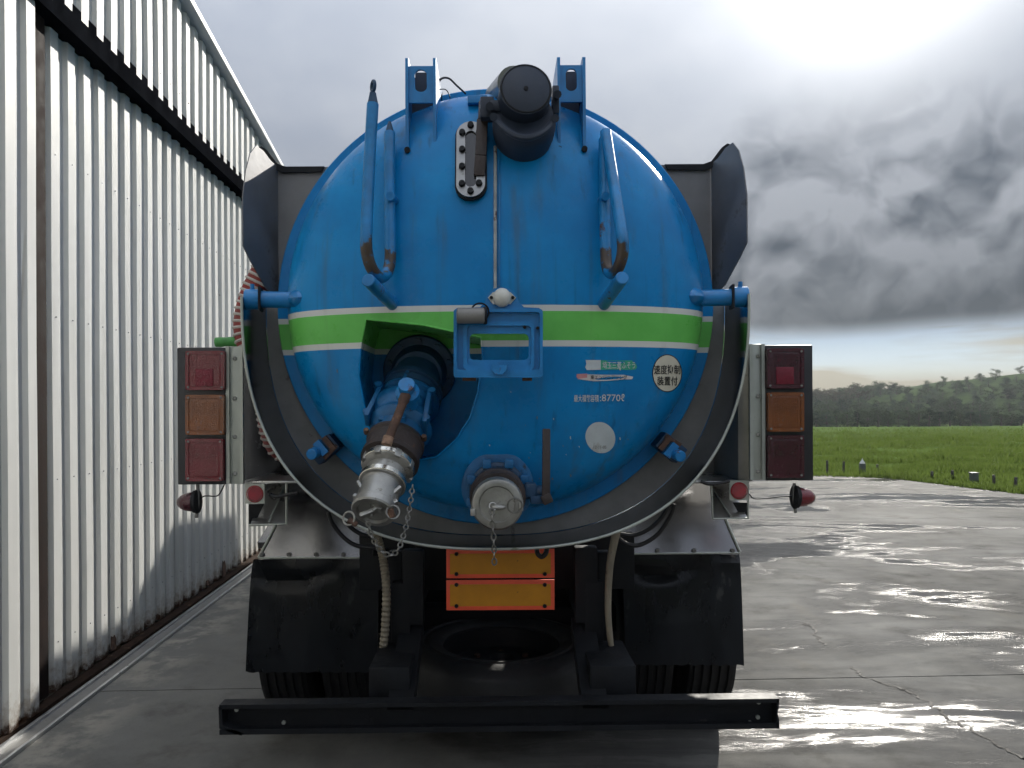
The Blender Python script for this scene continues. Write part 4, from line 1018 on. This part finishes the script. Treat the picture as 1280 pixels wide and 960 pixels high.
# ------------- chassis
for x in (-.42, .42):
    bm = B(); box(bm, (x, 7.2, .80), (.08, 7.8, .26), .004); part('chassis_rail', bm, M_black)
bm = B(); box(bm, (0, 3.62, .96), (1.3, .06, .26), .004); part('cross_member', bm, M_black)
for y in (4.32, 5.62):
    bm = B(); box(bm, (0, y, .50), (1.5, .14, .14), .01); part('axle', bm, M_black)
bm = B(); pbox(bm, 503, 688, 529, 782, 3.30, 3.36, .01); part('hanger_plate', bm, M_black)
bm = B(); pbox(bm, 719, 684, 747, 780, 3.30, 3.36, .01); part('hanger_plate', bm, M_black)
bm = B(); tube(bm, [P(466, 690, 3.34), P(485, 690, 3.36)], .02, 8, 1); pbox(bm, 486, 690, 502, 835, 3.36, 3.42, .006); part('hanger_strut', bm, M_black)
bm = B(); pbox(bm, 748, 690, 764, 835, 3.36, 3.42, .006); part('hanger_strut', bm, M_black)
bm = B(); box(bm, (0, 4.75, .75), (1.2, .04, 1.1)); part('dark_backdrop', bm, M_black)  # dark sheet added as a backdrop for the shade under the truck
bm = B(); pbox(bm, 461, 834, 512, 884, 3.02, 3.35, .008); part('bumper_bracket', bm, M_black)
bm = B(); pbox(bm, 738, 832, 795, 884, 3.02, 3.35, .008); part('bumper_bracket', bm, M_black)
for x in (-.40, .36):
    bm = B(); bar(bm, (x, 3.3, .62), (x, 3.3, 1.25), .06, .10); part('mount_post', bm, M_black)
# spare tyre lying under the tail
bm = B(); lathe(bm, (.02, 3.9, .26), (0, 0, 1), [(0, .30), (.0, .43), (.03, .48), (.06, .495), (.10, .49), (.10, .497), (.19, .495), (.215, .48), (.245, .43), (.25, .40), (.244, .392), (.244, .38), (.25, .372), (.238, .315), (.225, .30), (.20, .295)], 72, False, False)
sp = part('spare_tyre', bm, M_rub)
bm = B(); lathe(bm, (.02, 3.9, .28), (0, 0, 1), [(.20, .305), (.195, .29), (.10, .27), (.085, .12), (.13, .10), (.13, .06), (.10, .05), (.10, .001)], 48, False); obj('spare_rim', bm, M_black, sp)
bm = B()
for i in range(8): t = i * math.pi / 4; cyl(bm, (.02 + .18 * math.cos(t), 3.9 + .18 * math.sin(t), .36), (.02 + .18 * math.cos(t), 3.9 + .18 * math.sin(t), .385), .016, None, 8)
obj('wheel_nuts', bm, M_rust, sp, kind='stuff')
# rear marker boards
for y0, y1 in ((686, 723), (724.5, 763)):
    d = 3.20; bm = B(); pbox(bm, 558, y0, 693, y1, d, d + .006, .001); pl = part('marker_board', bm, M_fred)
    bm = B(); pbox(bm, 562.5, y0 + 5.5, 688.5, y1 - 5, d - .0018, d + .002); obj('yellow_field', bm, M_yel, pl)
    bm = B()
    for x in (570.5, 681): 
        for y in (y0 + 6.5, y1 - 5.5): cyl(bm, P(x, y, d), P(x, y, d - .010), .009, .007, 10)
    obj('bolts', bm, M_black, pl, kind='stuff')
bm = B(); tube(bm, [P(671, 684, 3.15), P(672, 692, 3.13), P(677, 696, 3.13), P(682, 692, 3.13), P(684, 684, 3.15)], .010, 8); part('cable', bm, M_wire)
# hoses and cables under the guard
def bellows(f, i): return .0165 + (.003 if i % 2 else -.001)
bm = B(); tube(bm, [P(466, 650, 3.32), P(472, 672, 3.30), P(479, 700, 3.28), P(483, 740, 3.26), P(481, 790, 3.27), P(476, 836, 3.30)], .02, 12, 16, bellows); part('flexible_hose', bm, M_hose)
bm = B(); tube(bm, [P(773, 655, 3.30), P(768, 676, 3.28), P(762, 710, 3.26), P(760, 760, 3.26), P(763, 800, 3.27), P(768, 832, 3.30)], .02, 12, 10, lambda f, i: .019 - .008 * f); part('flexible_hose', bm, M_hose)
for pts in ([(410, 640), (416, 655), (430, 672), (446, 682), (470, 685)], [(425, 640), (434, 655), (450, 667), (468, 672)], [(772, 672), (784, 680), (800, 681), (822, 668), (838, 645), (843, 630)], [(776, 668), (792, 669), (810, 662), (826, 648), (836, 632)], [(338, 618), (345, 621), (356, 619), (372, 616)], [(876, 602), (886, 605), (900, 604), (912, 601)]):
    bm = B(); dd = 3.30 if pts[0][1] > 625 else 3.02; tube(bm, PL(pts, dd), .0095 if dd > 3.2 else .007, 10); part('cable', bm, M_wire)
# under-run bumper: open channel section
sl = -8 / 698.0
bx0, bx1, d = 274, 974, 2.90
def by(x, y): return P(x, y + (x - bx0) * (sl + math.sin(ROLL) * 0), d)
def bumper_part(name, prof, parent):
    bm = B(); a_ = by(bx0, 882); b_ = by(bx1, 882); L = []
    for q in (a_, b_): L.append([q + Vector((0, y, z)) for y, z in prof])
    rings(bm, L); return obj(name, bm, M_black, parent)
bp_ = bumper_part('bumper', [(.055, .0), (.060, .0), (.060, -.108), (.055, -.108)], truck)
bumper_part('bumper_flange', [(0, .002), (.06, .002), (.06, -.006), (.006, -.006), (.006, -.014), (0, -.014)], bp_)
bumper_part('bumper_flange', [(0, -.112), (.06, -.112), (.06, -.104), (.006, -.104), (.006, -.092), (0, -.092)], bp_)
for xx, tp in ((bx0, 1), (bx1 - 4, 0)):
    q = [by(xx, 883), by(xx + 4, 883), by(xx + 4, 890), by(xx + 4, 908), by(xx + 4, 916), by(xx, 916)]
    bm = B()
    if tp: prism(bm, [by(bx0 - 1, 884), by(bx0 + 3, 884), by(bx0 + 4, 907), by(bx0 + 30, 917), by(bx0 + 28, 920), by(bx0, 911)], (0, .06, 0))
    else: prism(bm, [by(bx1 - 3, 884), by(bx1, 884), by(bx1, 890), by(bx1 - 2, 900), by(bx1, 908), by(bx1, 917), by(bx1 - 3, 917)], (0, .06, 0))
    obj('bumper_end', bm, M_black, bp_)
bm = B()
for x, y in ((941, 888), (954, 892), (953, 911), (943, 918), (290, 894), (350, 911)):
    q = by(x, y); cyl(bm, q + Vector((0, .056, 0)), q + Vector((0, .048, 0)), .008, None, 10)
obj('bolts', bm, M_alub, bp_, kind='stuff')
for x in (-.38, .38):
    bm = B(); bar(bm, (x, 2.965, .50), (x, 3.4, .72), .08, .10, (1, 0, 0)); part('bumper_arm', bm, M_black)
# unseen boxes added to block the sun, and a plain cab ahead of the tank, hidden from here
bm = B(); box(bm, (0, 6.7, 1.08), (1.9, 3.2, .22), .01); part('tank_cradle', bm, M_black)
bm = B(); prism(bm, [Vector((-1.15, y, z)) for y, z in ((9.25, .55), (11.2, .55), (11.3, 1.5), (11.05, 2.45), (9.3, 2.55))], (2.3, 0, 0)); cab = part('cab', bm, M_blue)
bm = B(); prism(bm, [Vector((-1.0, y, z)) for y, z in ((11.27, 1.65), (11.31, 1.65), (11.13, 2.3), (11.09, 2.3))], (2.0, 0, 0)); obj('windscreen', bm, M_glass, cab)
for x in (-1.152, 1.152):
    bm = B(); prism(bm, [Vector((x - .003, y, z)) for y, z in ((9.9, 1.6), (11.1, 1.6), (10.95, 2.3), (9.9, 2.3))], (.006, 0, 0)); obj('side_window', bm, M_glass, cab)

for x in (-.98, .98):
    bm = B(); box(bm, (x, 7.7, .86), (.46, 2.7, .72), .015); lk = part('sun_block_box', bm, M_ssd)  # unseen box added to keep the sun off the ground by the wall
    bm = B(); box(bm, (x * 1.245, 7.0, .95), (.02, .12, .03), .004); obj('handle', bm, M_black, lk)
bm = B(); box(bm, (0, 8.2, 1.5), (2.2, 1.75, 1.1), .03); part('sun_block_housing', bm, M_ssd)  # unseen box added to block sun coming between tank and cab
# red and white suction hose carried on the near side
hpts = smoothpath([P(*q) for q in ((354, 300, 3.30), (335, 332, 3.30), (316, 372, 3.30), (309, 408, 3.30), (316, 438, 3.30), (331, 472, 3.30), (337, 505, 3.30), (342, 538, 3.32), (354, 560, 3.35), (392, 576, 3.38))], 12)
bm = B(); tube(bm, hpts, .058, 18, 1)
sh = obj('suction_hose', bm, M_hred, None, label='red and white ribbed suction hose carried on the left side of the tanker', cat='hose')
bm = B(); Ls = [0]
for a_, b_ in zip(hpts, hpts[1:]): Ls.append(Ls[-1] + (b_ - a_).length)
l = .01
while l < Ls[-1] - .02:
    i = max(k for k in range(len(Ls) - 1) if Ls[k] <= l); t = (l - Ls[i]) / (Ls[i + 1] - Ls[i])
    torus(bm, hpts[i].lerp(hpts[i + 1], t), hpts[i + 1] - hpts[i], .0575, .0068, 22, 6); l += .0255
obj('hose_spiral', bm, M_hwht, sh, kind='stuff')
bm = B(); tube(bm, [P(270, 428, 3.30), P(290, 427, 3.30), P(330, 427, 3.32)], .019, 14, 3, lambda f, i: .021 + .0015 * math.sin(i * 2.2)); part('hose_rest', bm, M_green)

# ------------------------------------------------------------------ paddock: grass, pegs, trees
def edge_x(y): 
    e = ypoly[1:9]
    for (x0, y0), (x1, y1) in zip(e, e[1:]):
        if y0 <= y <= y1: return x0 + (x1 - x0) * (y - y0) / (y1 - y0)
    return 7.0
random.seed(11)
def blades(n, gen, name, label):
    vs, fs = [], []
    for _ in range(n):
        x, y, h = gen()
        z = ter(x, y)
        for k in range(3):
            a_ = random.uniform(0, 6.28); w_ = h * random.uniform(.10, .2); l_ = h * random.uniform(.2, .7); b_ = random.uniform(0, 6.28)
            ox, oy = random.uniform(-h, h) * .6, random.uniform(-h, h) * .6
            i = len(vs)
            vs += [(x + ox - w_ * math.cos(a_), y + oy - w_ * math.sin(a_), z - .02), (x + ox + w_ * math.cos(a_), y + oy + w_ * math.sin(a_), z - .02), (x + ox + l_ * math.cos(b_), y + oy + l_ * math.sin(b_), z + h * random.uniform(.6, 1.2))]
            fs.append((i, i + 1, i + 2))
    me = bpy.data.meshes.new(name); me.from_pydata(vs, [], fs); me.materials.append(M_gb)
    o = bpy.data.objects.new(name, me); C.objects.link(o); tag(o, label, 'grass', None, 'stuff')
M_gb = grass_mat('grass_blades', (.054, .082, .022), (.095, .132, .038), (.122, .155, .054), .8, .42)
def gen_edge():
    while True:
        if random.random() < .5: y = random.uniform(6, 17.6); x = edge_x(y) + abs(random.gauss(.05, .5))
        else: x = random.uniform(-9, 9.5); y = (18.1 + (7 - x) * .024 if x < 7 else 18.1 - (x - 7) * .5) + abs(random.gauss(.05, .5))
        return x, y, random.uniform(.06, .15)
def gen_field():
    while True:
        u = random.uniform(.30, .80); y = 14.5 + random.expovariate(1 / 26.0); x = u * y
        if y > 170 or mnoise.noise(Vector((x * .25, y * .25, 4))) + .35 * mnoise.noise(Vector((x, y, 2))) < random.uniform(-.75, .3): continue
        if y < 18.4 and x < edge_x(y) + .05: continue
        return x, y, random.uniform(.04, .10) * (1 + y / 55) * max(.5, 1 + 1.6 * mnoise.noise(Vector((x * .5, y * .5, 9))))
blades(9000, gen_edge, 'grass', 'short green grass fringing the edge of the concrete yard')
blades(46000, gen_field, 'grass', 'rough green pasture grass across the paddock')
M_peg = mat('grey_wooden_peg', (.055, .05, .043), .85, 0, .3, 20)
M_box = mat('grey_plastic_box', (.07, .08, .075), .6, 0, .2, 10)
M_cap = mat('white_peg_cap', (.55, .56, .54), .5, 0, .1, 10)
ords = ['first', 'second', 'third', 'fourth', 'fifth', 'sixth', 'seventh']
pegs = [(1034, 592, 12), (1054.5, 592, 11), (1097, 592, 7), (1165, 602, 8), (1190.5, 603, 10), (1242.5, 608, 9), (1269.5, 613, 11)]
def ground_at(px, py):
    d = 16.0
    for _ in range(20):
        q = P(px, py, d); zt = ter(q.x, d)
        d = F * (CAMH - zt) / ((py - VY) + (px - VX) * math.sin(ROLL))
        d = min(max(d, 6), 200)
    q = P(px, py, d); return Vector((q.x, d, ter(q.x, d)))
for i, (px, py, h) in enumerate(pegs):
    q = ground_at(px, py); hh = S(h, q.y) + .11
    t = thing('fence_peg', q, 'short dark wooden peg at the grass edge, %s peg from the left' % ords[i], 'peg', 'pegs along the grass edge')
    bm = B(); box(bm, q + Vector((0, 0, hh / 2 - .02)), (.045, .045, hh), .006, Matrix.Rotation(.06 * math.sin(i * 2.3), 3, 'Y')); obj('stake', bm, M_peg, t)
    bm = B(); box(bm, q + Vector((0, -.026, hh * .75)), (.03, .012, .03), .003); obj('insulator', bm, M_box, t)
for (px, py, w_, h, lab, cap) in ((1078, 594, 6, 10, 'stout grey post with a pale pointed cap at the grass edge', 1), (1217.5, 605.5, 7.5, 8.5, 'squat grey box standing among the pegs at the grass edge', 0)):
    q = ground_at(px, py); hh = S(h, q.y) + .10; ww = S(w_, q.y)
    t = thing('marker_post' if cap else 'utility_box', q, lab, 'post' if cap else 'box')
    bm = B(); box(bm, q + Vector((0, 0, hh / 2 - .01)), (ww, ww, hh), .012); obj('body', bm, M_box, t)
    bm = B()
    if cap: lathe(bm, q + Vector((0, 0, hh - .01)), (0, 0, 1), [(0, ww * .55), (.02, ww * .5), (.10, ww * .08), (.14, .004)], 12)
    else: box(bm, q + Vector((0, 0, hh)), (ww * 1.15, ww * 1.15, .02), .005)
    obj('lid', bm, M_cap if cap else M_box, t)

def foliage_mat(name, ca, cb):
    m = bpy.data.materials.new(name); m.use_nodes = True; nt = m.node_tree; g = G(nt); bs = nt.nodes['Principled BSDF']
    p = g.n('ShaderNodeNewGeometry').outputs['Position']
    nt.nodes.remove(bs); bs = g.n('ShaderNodeBsdfDiffuse'); g.put(bs.inputs[0], g.mix(g.ss(g.noise(p, .9, 5, .7), .3, .7), ca, cb)); nt.links.new(bs.outputs[0], nt.nodes['Material Output'].inputs[0])
    return m
M_fol = [foliage_mat('dark_conifer_foliage', (.026, .042, .028), (.042, .064, .038)), foliage_mat('olive_foliage', (.046, .066, .034), (.072, .096, .050)), foliage_mat('bare_brown_foliage', (.060, .055, .036), (.085, .075, .048))]
M_bark = mat('tree_bark', (.06, .048, .038), .9, 0, .3, 3)
def tree_meshes(seed, kind):
    """unit tree, height 1: tapered trunk with limbs, crown of many leaf clumps"""
    rnd = random.Random(seed); bm = B(); cen = []
    tube(bm, [(0, 0, -.03), (.01, 0, .25), (-.01, .01, .55), (0, 0, .85)], .03, 7, 3, lambda f, i: .035 * (1 - f * .8))
    nl = 16
    for i in range(nl):
        t = (.22 + .72 * i / nl) if kind == 'open' else (.05 + .89 * i / nl); a_ = rnd.uniform(0, 6.28)
        if kind == 'cone': L_ = .30 * (1.05 - t) + .05
        elif kind == 'open': L_ = .16 + .22 * rnd.random() * math.sin(min(1, t) * 2.6)
        else: L_ = (.20 + .16 * rnd.random()) * math.sin(.62 + t * 2.1)
        e = Vector((math.cos(a_) * L_, math.sin(a_) * L_, t + (.02 if kind == 'cone' else .10)))
        tube(bm, [(0, 0, t - .03), e * .5 + Vector((0, 0, t * .5 - .01)), e], .008, 5, 1, lambda f, i: .012 * (1 - f * .8))
        cen.append((e, (.10 if kind == 'open' else .15) * rnd.uniform(.7, 1.25))); cen.append((Vector((e.x * .55, e.y * .55, t + .03)), .12 * rnd.uniform(.7, 1.2)))
    tr = finish(bm, 'trunk')
    vs, fs = [], []
    for c, r in cen:
        for k in range(30 if kind == 'open' else 62):
            d_ = Vector((rnd.gauss(0, 1), rnd.gauss(0, 1), rnd.gauss(0, .75))).normalized() * r * rnd.random() ** .4
            p = c + d_; s_ = rnd.uniform(.010, .026); q1 = Vector((rnd.gauss(0, 1), rnd.gauss(0, 1), rnd.gauss(0, 1))).normalized(); q2 = q1.orthogonal().normalized()
            i = len(vs); vs += [p - q1 * s_, p + q2 * s_ * .7, p + q1 * s_, p - q2 * s_ * .7]; fs.append((i, i + 1, i + 2, i + 3))
    me = bpy.data.meshes.new('crown'); me.from_pydata(vs, [], fs); return tr, me
KINDS = {}
for kn, sty, mi, nv in (('conifer', 'cone', 0, 3), ('bushy', 'round', 1, 3), ('open', 'open', 2, 2)):
    for v in range(nv):
        tr, cr = tree_meshes(31 * v + len(kn), sty); tr.materials.append(M_bark); cr.materials.append(M_fol[mi]); KINDS[(kn, v)] = (tr, cr)
LAB = {'belt': ('dark dense shelter belt tree along the far side of the paddock', 'shelter belt trees'), 'slope': ('olive green bushy tree on the lower hillside behind the shelter belt', 'trees on the hillside'), 'tall': ('tall thin brownish open-crowned tree against the sky at the hill foot', 'tall open trees on the skyline'), 'ridge': ('dark round tree standing on the ridge line of the hill', 'trees on the ridge')}
NM = {'belt': 'shelter_tree', 'slope': 'hillside_tree', 'tall': 'tall_tree', 'ridge': 'ridge_tree'}
def tree(use, kn, v, x, y, h, wd):
    tr, cr = KINDS[(kn, v)]
    r = bpy.data.objects.new(NM[use], None); C.objects.link(r); r.location = (x, y, ter(x, y) - .1); r.rotation_euler.z = random.uniform(0, 6.28); r.scale = (wd, wd, h)
    tag(r, LAB[use][0], 'tree', LAB[use][1])
    for nme, me in (('trunk', tr), ('crown', cr)):
        o = bpy.data.objects.new(nme, me); C.objects.link(o); o.parent = r
random.seed(21)
u = .30
while u < .70:
    for row in range(2):
        y = 188 + row * 5 + random.uniform(-2, 2); tree('belt', 'conifer' if random.random() < .4 else 'bushy', random.randrange(3), u * y, y, random.uniform(3.4, 4.5) - 1.2 * max(0, u - .60) * 8, random.uniform(6, 8))
    u += .0135
for k in range(22):
    u = -.3 + .6 * k / 22 + random.uniform(-.008, .008); y = 190 + random.uniform(-4, 6); tree('belt', 'conifer' if k % 3 == 0 else 'bushy', k % 3, u * y, y, random.uniform(3.4, 4.8), random.uniform(6, 8))
for k in range(299):
    u = random.uniform(.32, .82); y = random.uniform(235, 385)
    if u > .52 and y > 355 - (u - .52) * 160 and random.random() < .75: continue
    tree('slope', random.choice(['bushy', 'bushy', 'conifer']), random.randrange(3), u * y, y, random.uniform(3, 5.6), random.uniform(6, 10))
for k in range(16):
    u = .405 + .085 * k / 16 + random.uniform(-.003, .003); y = random.uniform(300, 360); tree('tall', 'open', random.randrange(2), u * y, y, random.uniform(5.0, 7.0), random.uniform(7, 10))
for u, h in ((.466, 3.5), (.494, 4.2), (.502, 6), (.508, 5), (.516, 4), (.523, 5), (.585, 2.2), (.60, 2), (.632, 2.6), (.637, 2.2), (.69, 4)):
    tree('ridge', 'bushy', random.randrange(3), u * 402, 402, h, h * 1.5)

# ------------------------------------------------------------------ damp air
m = bpy.data.materials.new('damp_air'); m.use_nodes = True; nt = m.node_tree; nt.nodes.clear(); g = G(nt)
pv = g.n('ShaderNodeVolumePrincipled'); pv.inputs['Color'].default_value = (.80, .87, .92, 1); pv.inputs['Density'].default_value = .00015; pv.inputs['Anisotropy'].default_value = .35
nt.links.new(pv.outputs[0], g.n('ShaderNodeOutputMaterial').inputs['Volume'])
bm = B(); box(bm, (200, 250, 12), (2300, 1400, 62)); me = finish(bm, 'haze', 32, False)
hz = obj('haze', None, m, None, label='thin pale haze in the damp air over the paddock and hills', cat='haze', kind='stuff', me=me)
